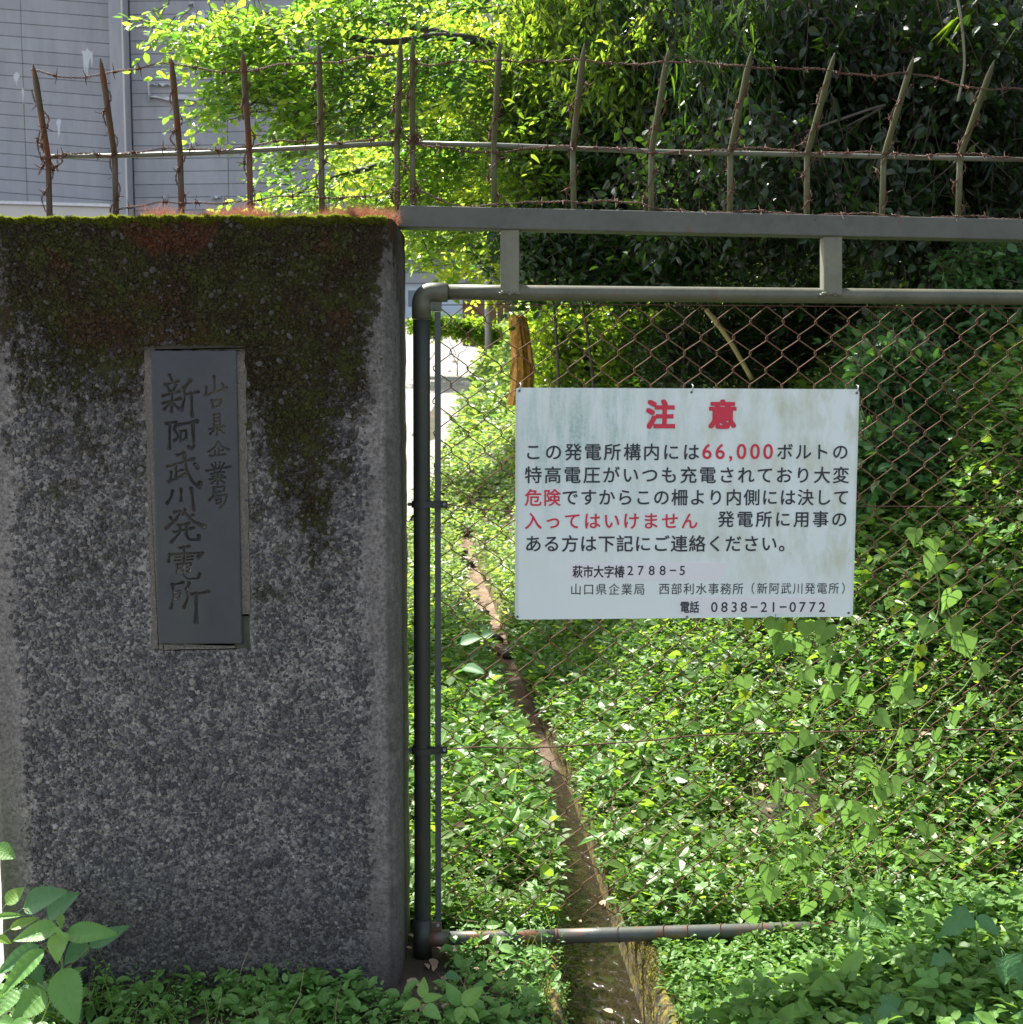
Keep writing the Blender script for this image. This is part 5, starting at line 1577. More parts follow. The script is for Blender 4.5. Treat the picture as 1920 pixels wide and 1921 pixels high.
for i, ((px, py), Y, bs, lab, tm, ls) in enumerate(VD):
    c = at(px, py, Y + .6); bx = c.x + 1.2; gb = gz(bx, Y + .8)
    tree('climbing_shrub', (bx, Y + .8, gb), [(bx, Y + .8, gb - .1), (bx - .1, Y + .7, (gb + c.z) / 2), (c.x, c.y, c.z)], [bl(a, b, Y + random.uniform(-.5, .7), r1, r2) for a, b, r1, r2 in bs], 150 * len(bs), 7, ls, tm, LM['bamboo_dark'], lab, 'climber', None, .018, .006, seed=300 + i, tw_len=(.25, .5), droop=.9, hang=.4)
# high evergreen crown added above the view, shaped to keep the slope in shade
rc_ = np.random.default_rng(77)
hb = [(x + rc_.uniform(-.4, .4), y + rc_.uniform(-.4, .4), 9.6 + rc_.uniform(-.5, .7), 1.5, 1.5, .9, 1.0) for x in np.arange(-0.6, 10, 1.9) for y in np.arange(7.6, 23, 2.0) if x > (1.2 if y > 15 else -1) and (y > 12 or rc_.random() > .3)]
bx, by = 7.5, 15.0; gb = gz(bx, by)
tree('evergreen_tree', (bx, by, gb), [(bx, by, gb - .2), (bx - .2, by, 8.0), (bx - .8, by - .5, 10.2)], hb, 2300, 8, .30, T_SMALL, LM['black'], 'evergreen tree added out of view, its high crown put in to shade the right half of the bank', 'tree', None, .25, .06, seed=140, tw_len=(.6, 1.2), twigs=False)
# split bamboo stem and hanging twigs in the upper right
fb = empty('fallen_branch', at(1680, 85, 7.5), 'broken ochre brown branch lying slantwise in the dark upper right foliage', 'branch')
M['split'] = simple('split_wood', (0.13, 0.062, 0.022), 0.8, 0, 0.6, 9, 0.9, 25, 0.01)
for (a, b, wd) in (((1640, 62), (1745, 104), .05), ((1690, 92), (1860, 126), .07), ((1735, 108), (1800, 122), .05)):
    pts = catmull([at(a[0], a[1], 6.75), at((a[0] + b[0]) / 2, (a[1] + b[1]) / 2 + 5, 6.6), at(b[0], b[1], 6.8)], 5)
    V = []; F = []
    for k, p in enumerate(pts):
        w2 = wd * (.35 + .65 * math.sin(math.pi * (k + .6) / (len(pts) + .4))) * random.uniform(.75, 1.2)
        V += [p + Vector((0, .02, w2 * .5)), p + Vector((0, -.02, w2 * .15)), p + Vector((0, -.01, -w2 * .5)), p + Vector((0, .04, -w2 * .2))]
        if k:
            q = (k - 1) * 4
            for m__ in range(4): F.append((q + m__, q + (m__ + 1) % 4, q + 4 + (m__ + 1) % 4, q + 4 + m__))
    MB().add(V, F).build('splinter', M['split'], fb)
hv = empty('hanging_vine', at(1800, -60, 6.0), 'thin pale vine stem dangling in the upper right corner', 'vine')
tube_obj('stem', catmull([at(1785, -60, 6.0), at(1803, 30, 6.0), at(1810, 110, 6.0), at(1806, 150, 6.0), at(1797, 190, 6.0)], 8), .006, simple('pale_stem', (0.22, 0.20, 0.13), .7), hv, 6)
for (a, b) in (((1798, 30), (1765, 80)), ((1800, 32), (1752, 72)), ((1803, 40), (1782, 85)), ((1800, 100), (1776, 60))):
    P = np.array([at(*a, 6.0)]); Q_ = np.array([at(*b, 5.98)])
    v, f = leaves_geo(T_BAMBOO, P, Q_ - P, np.array([[.3, -1, .3]]), np.array([np.linalg.norm(Q_ - P)]))
    np_mesh('leaf', v * 1.0, f, LM['bright'], hv)
ys_ = simple('yellow_stem', (0.30, 0.24, 0.08), .6)
for i, (a, b, c_, lab) in enumerate([((1325, 580), (1370, 640), (1412, 712), 'leaning dry yellow cane in the dark gap above the sign'),
                      ((1815, 320), (1850, 370), (1880, 410), 'bent yellowish cane behind the right end of the beam')]):
    e = empty('dry_cane', at(*a, 7.3), lab, 'cane')
    tube_obj('cane', catmull([at(*a, 7.3), at(*b, 7.3), at(*c_, 7.3)], 6), .014, ys_, e, 7)

# ------------------------------------------------------------------ ground cover
def scatter(name, label, xr, yr, n_spr, K, lsize, tm, mat, rng, hgt=(.03, .10), spread=.5, power=1.0, mask=None, grow=0.0, tilt=.5, cat='ground cover', clumpy=0.35):
    x = rng.uniform(*xr, n_spr); u = rng.random(n_spr)
    y = yr[0] * (yr[1] / yr[0]) ** (u ** power) if yr[0] > 0 else rng.uniform(*yr, n_spr)
    # keep what the view frustum can plausibly see, with a margin
    k = np.abs(x) < (960 / FPX) * y * 1.12 + .45
    edge = (y > 13.4) | (np.abs(x - chx(y)) > chw(y) / 2 + rng.uniform(-.035, .05, n_spr))
    k &= edge & (x > road_edge(y) + rng.uniform(-.10, .18, n_spr))
    k &= ~((x > XL - .01) & (x < XR + .015) & (y > PY - .015) & (y < PY + PD + .01))
    k &= fbm(x * 2.2, y * 2.2, 71) + rng.uniform(-.15, .15, n_spr) > clumpy
    if mask is not None: k &= mask(x, y, rng)
    x = x[k]; y = y[k]; n = len(x)
    z = ground_h(x, y, False)
    dx = (ground_h(x + .05, y, False) - ground_h(x - .05, y, False)) / .1
    up = unit(np.stack([-dx, np.zeros(n), np.ones(n)], -1))
    h = rng.uniform(*hgt, n)
    C = np.stack([x, y, z], -1) + up * h[:, None]
    ph = rng.uniform(0, 6.283, n)[:, None] + np.arange(K)[None] * 2.4 + rng.normal(size=(n, K)) * .3
    s = lsize * rng.uniform(.6, 1.3, (n, K)) * (1 + grow * np.maximum(y - 4, 0))[:, None]
    rad = np.stack([np.cos(ph), np.sin(ph), np.zeros_like(ph)], -1)
    lev = (np.arange(K) / max(1, K - 1))[None, :, None]
    A = rad * 1.0 + up[:, None] * (rng.normal(size=(n, K, 1)) * .35 + tilt * (1 - lev) * .8 - .1)
    P = C[:, None] + rad * s[..., None] * .12 - up[:, None] * (lev * h[:, None, None] * .75)
    N = up[:, None] * 1.2 + rng.normal(size=(n, K, 3)) * .38
    g = leaves_geo(tm, P.reshape(-1, 3), A.reshape(-1, 3), N.reshape(-1, 3), s.reshape(-1))
    o = np_mesh(name, g[0], g[1], mat)
    return tag(o, label, cat, kind='stuff'), len(g[1])

r1 = np.random.default_rng(5)
tot = 0
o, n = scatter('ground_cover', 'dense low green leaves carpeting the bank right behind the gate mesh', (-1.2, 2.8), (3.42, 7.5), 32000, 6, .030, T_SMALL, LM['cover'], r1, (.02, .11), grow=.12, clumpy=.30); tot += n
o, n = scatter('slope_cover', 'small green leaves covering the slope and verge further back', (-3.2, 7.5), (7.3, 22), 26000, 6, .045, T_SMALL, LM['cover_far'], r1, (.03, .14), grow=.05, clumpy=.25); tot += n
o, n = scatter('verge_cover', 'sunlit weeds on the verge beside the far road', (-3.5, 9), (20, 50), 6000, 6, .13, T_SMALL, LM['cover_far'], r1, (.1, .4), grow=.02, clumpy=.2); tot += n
o, n = scatter('bank_weeds', 'taller leafy weeds scattered over the bank behind the gate', (-1.2, 3.5), (3.5, 8.5), 1500, 7, .062, T_OVATE, LM['cover'], r1, (.08, .20), clumpy=.40); tot += n
o, n = scatter('pointed_weeds', 'weeds with long pale pointed leaves in patches on the bank', (-.9, 2.6), (3.9, 8), 1500, 6, .080, T_NARROW, LM['weed'], r1, (.06, .17), clumpy=.54); tot += n
o, n = scatter('lobed_weeds', 'weeds with small lobed leaves mixed into the bank behind the gate', (-1.2, 3.0), (3.45, 8), 2600, 5, .045, T_STAR, LM['weed'], r1, (.05, .14), clumpy=.46); tot += n
def blades(name, label, n, xr, yr, L0, L1, mat, wd=.0018):
    x = r1.uniform(*xr, n); y = yr[0] * (yr[1] / yr[0]) ** r1.random(n)
    k = (np.abs(x) < .45 * y + .3) & (np.abs(x - chx(y)) > chw(y) / 2) & (x > road_edge(y)) & ~((x < XR + .02) & (y > PY - .03) & (y < PY + PD + .02)) & (fbm(x * 3, y * 3, 88) > .5)
    x, y = x[k], y[k]; n = len(x); z = ground_h(x, y, False)
    P = np.stack([x, y, z], -1); D = np.stack([r1.normal(size=n) * .45, r1.normal(size=n) * .45, np.ones(n)], -1)
    o = hairs(P, D, r1.uniform(L0, L1, n), np.full(n, wd), name, mat, .5)
    tag(o, label, 'grass', kind='stuff')
blades('grass_blades', 'thin grass blades poking out of the ground cover', 9000, (-1.4, 3), (2.8, 8), .06, .19, LM['cover'])
blades('dry_stems', 'thin dry stems and stalks among the ground cover', 2500, (-1.4, 3), (2.8, 8), .08, .22, M['dry'], .0011)
n = 900
x = r1.uniform(-1.0, 3.0, n); y = 3.5 * 2.2 ** r1.random(n)
k = (np.abs(x - chx(y)) > chw(y) / 2 + .02) & ~((x < XR + .02) & (y < PY + PD + .02)); x, y = x[k], y[k]; n = len(x)
z = ground_h(x, y, False) + r1.uniform(.01, .10, n)
v, f = leaves_geo(T_OVATE, np.stack([x, y, z], -1), r1.normal(size=(n, 3)) * np.array([1, 1, .25]), np.array([0, 0, 1.]) + r1.normal(size=(n, 3)) * .35, r1.uniform(.02, .05, n))
tag(np_mesh('fallen_leaves', v, f, M['dry']), 'fallen brown leaves caught in the ground cover', 'leaf litter', kind='stuff')
def fm(x, y, rng): return (x > .40 + .12 * sstep(2.9, 3.3, y)) & ((x > 1.0) | (y < 3.10 - (1.0 - x) * .45)) & (rng.random(len(x)) < .2 + .8 * sstep(.42, .75, x))
o, n = scatter('front_cover', 'pale green leafy ground cover heaped in front of the bottom pipe', (.3, 1.9), (2.45, 3.36), 4300, 7, .040, T_OVATE, LM['fore'], r1, (.03, .15), mask=fm, clumpy=.1); tot += n
def fe(x, y, rng): return (x > chx(y) + chw(y) / 2 + .03) & (x < 1.05)
o, n = scatter('edge_herbs', 'low small leaved herbs creeping over the right edge of the channel', (.2, 1.1), (2.45, 3.6), 3200, 7, .026, T_OVATE, LM['fore'], r1, (.0, .045), mask=fe, clumpy=.2); tot += n
o, n = scatter('edge_herbs', 'small herbs overhanging both edges of the channel behind the gate', (-.8, .7), (3.4, 9), 9000, 6, .026, T_SMALL, LM['cover'], r1, (.0, .05), mask=lambda x, y, rng: np.abs(x - chx(y)) < chw(y) / 2 + .16, clumpy=.3); tot += n
def fl(x, y, rng): return (x < chx(y) - chw(y) / 2 + .01) & ~((x > XL - .05) & (x < XR + .0) & (y < PY + .1) & (y > PY - .02)) & ~((x > -.36) & (x < -.16) & (y > 2.98))
o, n = scatter('foot_weeds', 'low green weeds growing along the foot of the pillar', (-1.6, .3), (2.7, 3.45), 620, 7, .040, T_OVATE, LM['weed'], r1, (.01, .075), mask=fl, clumpy=.46); tot += n
o, n = scatter('foot_herbs', 'tiny leaved herbs mixed along the foot of the pillar', (-1.6, .3), (2.75, 3.45), 1300, 8, .013, T_SMALL, LM['weed'], r1, (.02, .09), mask=fl, clumpy=.4); tot += n
print('cover tris', tot)
# leaf litter
n = 420
x = r1.uniform(-.35, .55, n); y = r1.uniform(2.7, 4.3, n)
z = ground_h(x, y, True); inch = np.abs(x - chx(y)) < chw(y) / 2
z = np.where(inch, -.165, z)
k = ~((x < XR + .02) & (y > PY - .02)) & (~inch | (r1.random(n) < .12)); x, y, z = x[k], y[k], z[k]; n = len(x)
A = unit(np.stack([r1.normal(size=n), r1.normal(size=n), r1.normal(size=n) * .15], -1)); N = np.array([0, 0, 1.]) + r1.normal(size=(n, 3)) * .25
v, f = leaves_geo(T_OVATE, np.stack([x, y, z + .012], -1), A, N, r1.uniform(.018, .045, n))
tag(np_mesh('leaf_litter', v, f, M['dry']), 'dry brown leaf litter beside the water channel', 'leaf litter', kind='stuff')

for i, (px, py, Y, r_) in enumerate([(858, 1026, 12.6, .09), (872, 1062, 11.8, .10), (930, 1234, 8.2, .06), (958, 1266, 7.7, .07), (985, 1440, 5.75, .05), (1000, 1455, 5.6, .04), (1020, 1470, 5.5, .045), (905, 1165, 9.2, .05)]):
    c = at(px, py, Y); V = []; F = []
    x = float(chx(Y)) + (c.x - float(chx(Y))) * .8; zc = flo(Y) + r_ * .2
    n1, n2 = 5, 9
    for a in range(n1 + 1):
        for b in range(n2):
            th = math.pi * a / n1; ph = 2 * math.pi * b / n2; q = r_ * random.uniform(.8, 1.15)
            V.append((x + q * math.sin(th) * math.cos(ph), Y + q * math.sin(th) * math.sin(ph), zc + q * .6 * math.cos(th)))
    for a in range(n1):
        for b in range(n2):
            F.append((a * n2 + b, (a + 1) * n2 + b, (a + 1) * n2 + (b + 1) % n2, a * n2 + (b + 1) % n2))
    o = MB().add(V, F).build('stone', simple('wet_stone', (0.035, 0.03, 0.027), .6, 0, .5, 20), None, True)
    tag(o, ['dark stone at the far end of the dry channel', 'largest dark stone near the far end of the dry channel', 'dark stone midway along the brown channel, further one', 'dark stone midway along the brown channel, nearer one', 'small wet stone where the dry bed meets the water, left one', 'small wet stone between two others at the start of the water', 'small wet stone where the water starts, right one', 'half buried stone on the pale part of the channel bed'][i], 'stone', 'stones in the channel')
# ------------------------------------------------------------------ heart leaved vines on the mesh
def heart_mesh(seed, fold=.25):
    rnd = random.Random(seed)
    out = []
    n = 26
    for k in range(n):
        a = 2 * math.pi * k / n
        x = 0.5 * (math.sin(a) ** 3) * 1.02
        y = (13 * math.cos(a) - 5 * math.cos(2 * a) - 2 * math.cos(3 * a) - math.cos(4 * a)) / 30.0
        if y < 0: y *= 1.05 + .35 * (1 - abs(x) * 2)
        out.append((x * rnd.uniform(.96, 1.04), y))
    # notch at (0, .17): leaf base is the origin, tip points to +Y
    V = []; F = []
    rings = (1.0, .62, .28)
    for r in rings:
        for x, y in out:
            X, Y = x * r, (y - .10) * r + .10
            z = fold * abs(X) * .55 - .12 * (max(0, .17 - Y)) ** 2 + .012 * math.sin(Y * 34) * abs(X) * 2 + rnd.uniform(-.004, .004)
            V.append((X, .17 - Y, z))
    c = len(V); V.append((0, .07, -.012))
    for i in range(2):
        for k in range(n):
            a = i * n + k; b = i * n + (k + 1) % n
            F.append((a, b, b + n, a + n))
    for k in range(n): F.append((2 * n + k, 2 * n + (k + 1) % n, c))
    # petiole
    P, Q = tube_geo([Vector((0, .0, 0)), Vector((.02, -.16, -.04)), Vector((.05, -.30, -.14))], [.014, .012, .014], 4)
    b = len(V); V += [tuple(p) for p in P]; F += [tuple(i + b for i in q) for q in Q]
    return V, F
HM = {}
for key in ('heart', 'yellow'):
    HM[key] = []
    for s in range(5):
        V, F = heart_mesh(s, (.15, .35, .5, .9, .25)[s])
        me = bpy.data.meshes.new('leaf'); me.from_pydata(V, [], F); me.materials.append(LM[key])
        for p in me.polygons: p.use_smooth = True
        HM[key].append(me)
A8 = lambda x, y, w, c='heart': (1200 + x / 2.664, 1200 + y / 2.664, w / 2.664, c)
A3 = lambda x, y, w, c='heart': (1600 + x / 4.803, 900 + y / 4.803, w / 4.803, c)
HL = [A8(*a) for a in ((700, 45, 92), (825, 50, 85), (960, 180, 90), (940, 280, 102), (1060, 245, 95), (850, 195, 80), (770, 315, 85), (860, 350, 70), (1125, 335, 90), (1300, 290, 105), (1340, 215, 80), (1230, 410, 92), (545, 375, 80), (525, 235, 85),
      (735, 535, 90), (825, 510, 80), (1315, 495, 80), (1310, 605, 88), (665, 625, 86), (765, 690, 96), (860, 665, 95), (1195, 710, 92), (1290, 745, 86), (685, 780, 90), (770, 820, 85), (1205, 790, 80), (930, 825, 80), (1060, 850, 70), (790, 915, 80),
      (715, 980, 86), (1145, 900, 85), (1145, 980, 85), (1435, 970, 86), (1215, 1040, 75), (1085, 1045, 80), (810, 1080, 82), (900, 1100, 66), (640, 1185, 86), (840, 1200, 75), (950, 1280, 100), (1210, 1255, 85), (660, 1285, 86), (570, 1300, 80), (570, 1390, 95),
      (830, 1350, 85), (740, 1140, 70), (1700, 165, 80), (1655, 310, 70), (1575, 405, 70), (1490, 490, 70), (1410, 560, 80), (1130, 640, 80), (1040, 900, 90), (930, 80, 70), (1010, 1390, 80), (1290, 1110, 60),
      (430, 150, 44, 'yellow'), (520, 290, 60, 'yellow'), (1405, 60, 55, 'yellow'), (1385, 150, 60, 'yellow'), (915, 905, 60, 'yellow'))]
HL += [A3(*a) for a in ((720, 790, 190), (855, 1110, 205), (650, 1365, 155), (930, 1360, 170), (1020, 1510, 215), (560, 530, 140), (735, 600, 130), (145, 1020, 62), (320, 1130, 92), (500, 1840, 155), (370, 1190, 60, 'yellow'), (620, 1550, 80, 'yellow'), (590, 880, 60, 'yellow'))]
HL += [(1452, 1183, 38, 'heart'), (1512, 1184, 30, 'heart'), (1403, 1176, 22, 'yellow'), (1480, 1180, 20, 'yellow'), (1462, 1210, 38, 'heart'), (1543, 1192, 38, 'heart')]
STEMS = [([(1655, 1730), (1610, 1640), (1590, 1560), (1560, 1500), (1540, 1430), (1530, 1350), (1560, 1290), (1545, 1230), (1500, 1200), (1450, 1185)], 'heart leaved vine climbing the mesh to the middle of the sign bottom edge'),
         ([(1470, 1740), (1440, 1680), (1480, 1600), (1465, 1520), (1455, 1440), (1480, 1380), (1420, 1320), (1395, 1290), (1360, 1260)], 'heart leaved vine on the mesh furthest towards the channel'),
         ([(1690, 1740), (1650, 1640), (1640, 1520), (1650, 1450), (1690, 1370), (1690, 1300), (1720, 1210), (1760, 1150), (1755, 1070), (1715, 1010)], 'heart leaved vine on the mesh right of the sign, reaching highest'),
         ([(1720, 1380), (1760, 1330), (1810, 1290), (1840, 1230), (1800, 1195), (1772, 1120)], 'thin heart leaved vine with pale folded leaves near the right edge')]
vines = []
green_stem = simple('vine_stem', (0.13, 0.20, 0.05), .6)
for k, (st, lab) in enumerate(STEMS):
    v = empty('climbing_vine', gp(*st[0]), lab, 'vine', 'heart leaved vines on the gate mesh')
    pts = catmull([gp(x + random.uniform(-3, 3), y, -.010 + (.014 if i % 3 == 1 else 0)) for i, (x, y) in enumerate(st)], 7)
    tube_obj('stem', pts, .0021, green_stem, v, 5)
    vines.append((v, st, pts))
rh = random.Random(5)
for (px, py, w, cl) in HL:
    v, st, pts = min(vines, key=lambda q: min((px - a) ** 2 + (py - b) ** 2 for a, b in q[1]))
    sz = w / FPX * 3.3 * 1.2
    roll = rh.gauss(0, .35); 
    o = bpy.data.objects.new('leaf', rh.choice(HM[cl])); COL.objects.link(o)
    o.parent = v; o.matrix_parent_inverse = v.matrix_basis.inverted()
    yaw = rh.gauss(0, .45); pit = rh.uniform(-.35, .30)
    # local +Y (tip) -> down, local +Z (face) -> towards the camera
    d = Vector((math.sin(roll), -math.sin(pit) * .6, -math.cos(roll))).normalized()
    nrm = Vector((math.sin(yaw), -1, .30 + pit * .5)).normalized(); nrm = (nrm - d * nrm.dot(d)).normalized()
    X = d.cross(nrm)
    R = Matrix((X, d, nrm)).transposed().to_4x4()
    c = gp(px, py, -.022 - rh.random() * .03) - d * (sz * .38)
    o.matrix_basis = Matrix.Translation(c) @ R @ Matrix.Diagonal((sz * 1.0, sz * 1.0, sz, 1))

# ------------------------------------------------------------------ large leaved plants
def broad_mesh(seed, teeth=22, wid=.33, cup=.12, lobed=False):
    rnd = random.Random(seed)
    V = []; F = []
    n = teeth * 2
    def w(f):
        b = (math.sin(math.pi * min(1, f ** .72)) ** .85) * wid * (1 - .25 * f)
        if lobed: b *= (.62 + .55 * abs(math.sin(f * 7.5)))
        return b
    bend = rnd.uniform(.10, .28)
    for i in range(n + 1):
        f = i / n
        z0 = -bend * f * f
        ww = w(f) if 0 < i < n else 0.0
        tooth = 1.0 + (.11 if i % 2 else -.02) * (1 if 2 < i < n - 1 else 0)
        rib = .006 * math.cos(f * math.pi * 15)
        y = f
        V.append((-ww * tooth, y + .035 * tooth, z0 + cup * ww + rib * .3))
        V.append((-ww * .5, y + .012, z0 + cup * ww * .35 + rib))
        V.append((0, y, z0 - .012))
        V.append((ww * .5, y + .012, z0 + cup * ww * .35 + rib))
        V.append((ww * tooth, y + .035 * tooth, z0 + cup * ww + rib * .3))
    for i in range(n):
        for k in range(4):
            a = i * 5 + k; F.append((a, a + 1, a + 6, a + 5))
    P, Q = tube_geo([Vector((0, .03, -.004)), Vector((0, -.12, -.02)), Vector((0, -.28, -.09))], [.012, .011, .013], 5)
    b = len(V); V += [tuple(p) for p in P]; F += [tuple(i + b for i in q) for q in Q]
    return V, F
def vein_mat(name, ca, cb, tr, rough=.42, tf=.30):
    """big leaf: side veins show as slightly paler lines in its own coordinates"""
    t = NT(name)
    co = t.co('Object')
    s = t.n('SeparateXYZ', {0: co})
    ax = t.math('ABSOLUTE', s.outputs[0])
    ph = t.math('SUBTRACT', s.outputs[1], t.math('MULTIPLY', ax, 0.75))
    wv = t.math('ABSOLUTE', t.math('SINE', t.math('MULTIPLY', ph, 24.0)))
    vein = t.ramp(wv, [(0.0, 1.0), (0.16, 0.0)])
    mid = t.ramp(ax, [(0.0, 1.0), (0.012, 0.0)])
    vv_ = t.math('MAXIMUM', vein, mid)
    rnd = t.n('ObjectInfo').outputs['Random']
    c = t.mix(rnd, ca, cb)
    c = t.mix(t.ramp(t.noise(5, 4, .6, co), [(0.35, 0.0), (0.75, .35)]), c, tuple(x * .6 for x in ca))
    c = t.mix(t.math('MULTIPLY', vv_, .22), c, tuple(min(1, x * 1.9 + .02) for x in cb))
    h = t.math('SUBTRACT', t.noise(45, 3, .6, co), t.math('MULTIPLY', vv_, 1.2))
    p = t.pbr(Base_Color=c, Roughness=rough, Normal=t.bump(h, .5, .0012))
    tl = t.n('BsdfTranslucent', {'Color': t.mix(rnd, tr, tuple(x * .7 for x in tr))})
    return t.done(t.n('MixShader', {0: tf, 1: p.outputs[0], 2: tl.outputs[0]}))
VM = dict(nettle=vein_mat('serrated_leaf', (0.10, 0.25, 0.045), (0.16, 0.33, 0.075), (0.32, 0.60, 0.08)),
          blue=vein_mat('bluish_leaf', (0.060, 0.175, 0.055), (0.095, 0.235, 0.078), (0.18, 0.42, 0.08), .5),
          lime=vein_mat('lime_leaf', (0.15, 0.30, 0.05), (0.20, 0.36, 0.07), (0.42, 0.66, 0.06)))
BMESH = {}
for k_ in VM:
    BMESH[k_] = []
    for s, (wd, lob) in enumerate(((.34, False), (.29, False), (.40, False), (.34, True))):
        V, F = broad_mesh(s + 3, 20 if not lob else 14, wd, .25, lob)
        me = bpy.data.meshes.new('leaf'); me.from_pydata(V, [], F); me.materials.append(VM[k_])
        for p in me.polygons: p.use_smooth = True
        BMESH[k_].append(me)
def big_leaf(parent, base, tip, wpx, Yb, Yt, kind, shape=None, face=(0, -1, .9), roll=0.0):
    B = at(*base, Yb); T = at(*tip, Yt)
    L = (T - B).length; d = (T - B).normalized()
    nrm = Vector(face).normalized(); nrm = (nrm - d * nrm.dot(d)).normalized()
    X = d.cross(nrm)
    R = Matrix((X, d, nrm)).transposed().to_4x4()
    w = wpx / FPX * Yb
    if shape is None: shape = 0
    wd = (.34, .29, .40, .34)[shape] * 1.75
    o = bpy.data.objects.new('leaf', BMESH[kind][shape]); COL.objects.link(o)
    o.parent = parent; o.matrix_parent_inverse = parent.matrix_basis.inverted()
    L *= 1.04
    o.matrix_basis = Matrix.Translation(B) @ R @ Matrix.Diagonal((max(w / wd, L * .45), L, L, 1))
    return o
C5 = lambda x, y: (x / 5.633, 1580 + y / 5.633)
net = empty('nettle_like_plant', at(120, 1905, 2.93), 'tall plant with large serrated leaves in front of the left foot of the pillar', 'plant')
net.location.z = 0
NL = [((245, 700), (625, 505), 270, 2.95, 2.93, 'blue', 2), ((490, 800), (785, 540), 260, 3.0, 3.0, 'blue', 0), ((620, 895), (165, 1010), 215, 2.88, 2.84, 'nettle', 1), ((680, 975), (1190, 945), 225, 2.88, 2.86, 'nettle', 1),
      ((640, 950), (590, 1215), 210, 2.87, 2.80, 'lime', 2), ((935, 1115), (1335, 880), 170, 2.93, 2.96, 'blue', 1), ((480, 1120), (0, 1580), 210, 2.84, 2.76, 'nettle', 1), ((655, 1320), (775, 1890), 350, 2.84, 2.76, 'nettle', 0),
      ((490, 1570), (150, 1860), 300, 2.86, 2.80, 'nettle', 0), ((430, 1090), (-40, 1370), 200, 2.92, 2.88, 'blue', 1), ((190, 1540), (-60, 1830), 240, 2.86, 2.8, 'nettle', 0), ((60, 660), (235, 480), 170, 3.0, 3.02, 'lime', 1),
      ((930, 1060), (690, 1260), 230, 2.97, 2.92, 'blue', 0), ((-70, 60), (140, 150), 190, 3.05, 3.03, 'nettle', 0), ((640, 760), (640, 900), 90, 2.96, 2.94, 'lime', 1), ((600, 1650), (420, 1830), 200, 2.95, 2.9, 'blue', 0),
      ((-60, 800), (230, 760), 70, 3.0, 3.0, 'nettle', 1), ((100, 920), (390, 790), 110, 3.0, 3.02, 'lime', 1), ((760, 1390), (900, 1320), 70, 2.95, 2.95, 'nettle', 1), ((-40, 1000), (110, 1060), 90, 3.0, 3.0, 'lime', 1),
      ((330, 1500), (200, 1700), 150, 2.95, 2.9, 'blue', 1), ((740, 1700), (850, 1850), 180, 2.95, 2.9, 'blue', 0), ((300, 1260), (440, 1480), 150, 2.98, 2.95, 'blue', 0), ((-40, 1900), (160, 1930), 160, 2.8, 2.78, 'nettle', 0),
      ((560, 900), (690, 1010), 60, 2.86, 2.83, 'lime', 1), ((330, 1880), (100, 2050), 220, 2.8, 2.75, 'nettle', 0)]
for a, b, w, y0, y1, kd, shp in NL:
    big_leaf(net, C5(*a), C5(*b), w / 5.633, y0, y1, kd, shp, (random.uniform(-.3, .3), -1, random.uniform(.7, 1.4)))
pst = simple('reddish_stem', (0.22, 0.20, 0.10), .6)
tube_obj('stem', catmull([at(*C5(700, 2150), 2.95), at(*C5(690, 1800), 2.95), at(*C5(665, 1330), 2.9), at(*C5(635, 1080), 2.9), at(*C5(620, 900), 2.89)], 6), .0028, pst, net, 7)
for a, b in (((650, 1260), (470, 1120)), ((690, 1340), (935, 1115)), ((670, 1450), (490, 1570)), ((620, 940), (245, 700)), ((640, 1100), (490, 800)), ((660, 1250), (430, 1090)), ((690, 1600), (600, 1650))):
    tube_obj('leaf_stalk', catmull([at(*C5(*a), 2.92), at(*C5((a[0] + b[0]) / 2, (a[1] + b[1]) / 2 + 14), 2.93), at(*C5(*b), 2.92)], 4), .0014, pst, net, 5)

C6 = lambda x, y: (1400 + x / 3.692, 1600 + y / 3.692)
def plant(name, label, leaves, stems, kind, cat='plant', loc=None):
    root = empty(name, loc or at(*C6(*leaves[0][0]), leaves[0][3]), label, cat)
    root.location.z = 0
    for a, b, w, y0, y1, kd, shp in leaves:
        big_leaf(root, C6(*a), C6(*b), w / 3.692, y0, y1, kd, shp, (random.uniform(-.25, .25), -1, random.uniform(.9, 1.6)))
    for st in stems:
        tube_obj('stem', catmull([at(*C6(x, y), yy) for x, y, yy in st], 5), .0018, green_stem, root, 5)
    return root
plant('broad_leaved_weed', 'lime green weed with a fan of pointed leaves in the foreground right of the channel', [((455, 880), (235, 870), 80, 2.86, 2.84, 'lime', 1), ((660, 875), (455, 935), 115, 2.84, 2.80, 'lime', 0), ((680, 860), (800, 680), 115, 2.85, 2.86, 'lime', 0), ((460, 860), (430, 770), 60, 2.88, 2.88, 'lime', 1), ((700, 850), (770, 890), 40, 2.84, 2.83, 'lime', 1)], [[(670, 870, 2.85), (650, 1000, 2.87), (640, 1200, 2.88)]], 'lime')
plant('broad_leaved_weed', 'weed with one large oval lime green leaf, low in the foreground right of centre', [((925, 1000), (695, 1010), 120, 2.78, 2.76, 'lime', 0), ((880, 970), (930, 880), 60, 2.80, 2.8, 'lime', 1)], [[(925, 1000, 2.78), (940, 1150, 2.8)]], 'lime')
plant('broad_leaved_weed', 'weed with two pale leaves at the bottom edge nearest the channel', [((245, 1200), (325, 1050), 115, 2.72, 2.73, 'lime', 0), ((130, 1110), (210, 1150), 60, 2.75, 2.73, 'lime', 1), ((60, 1180), (130, 1080), 60, 2.75, 2.75, 'lime', 1)], [[(245, 1200, 2.72), (250, 1300, 2.75)]], 'lime')
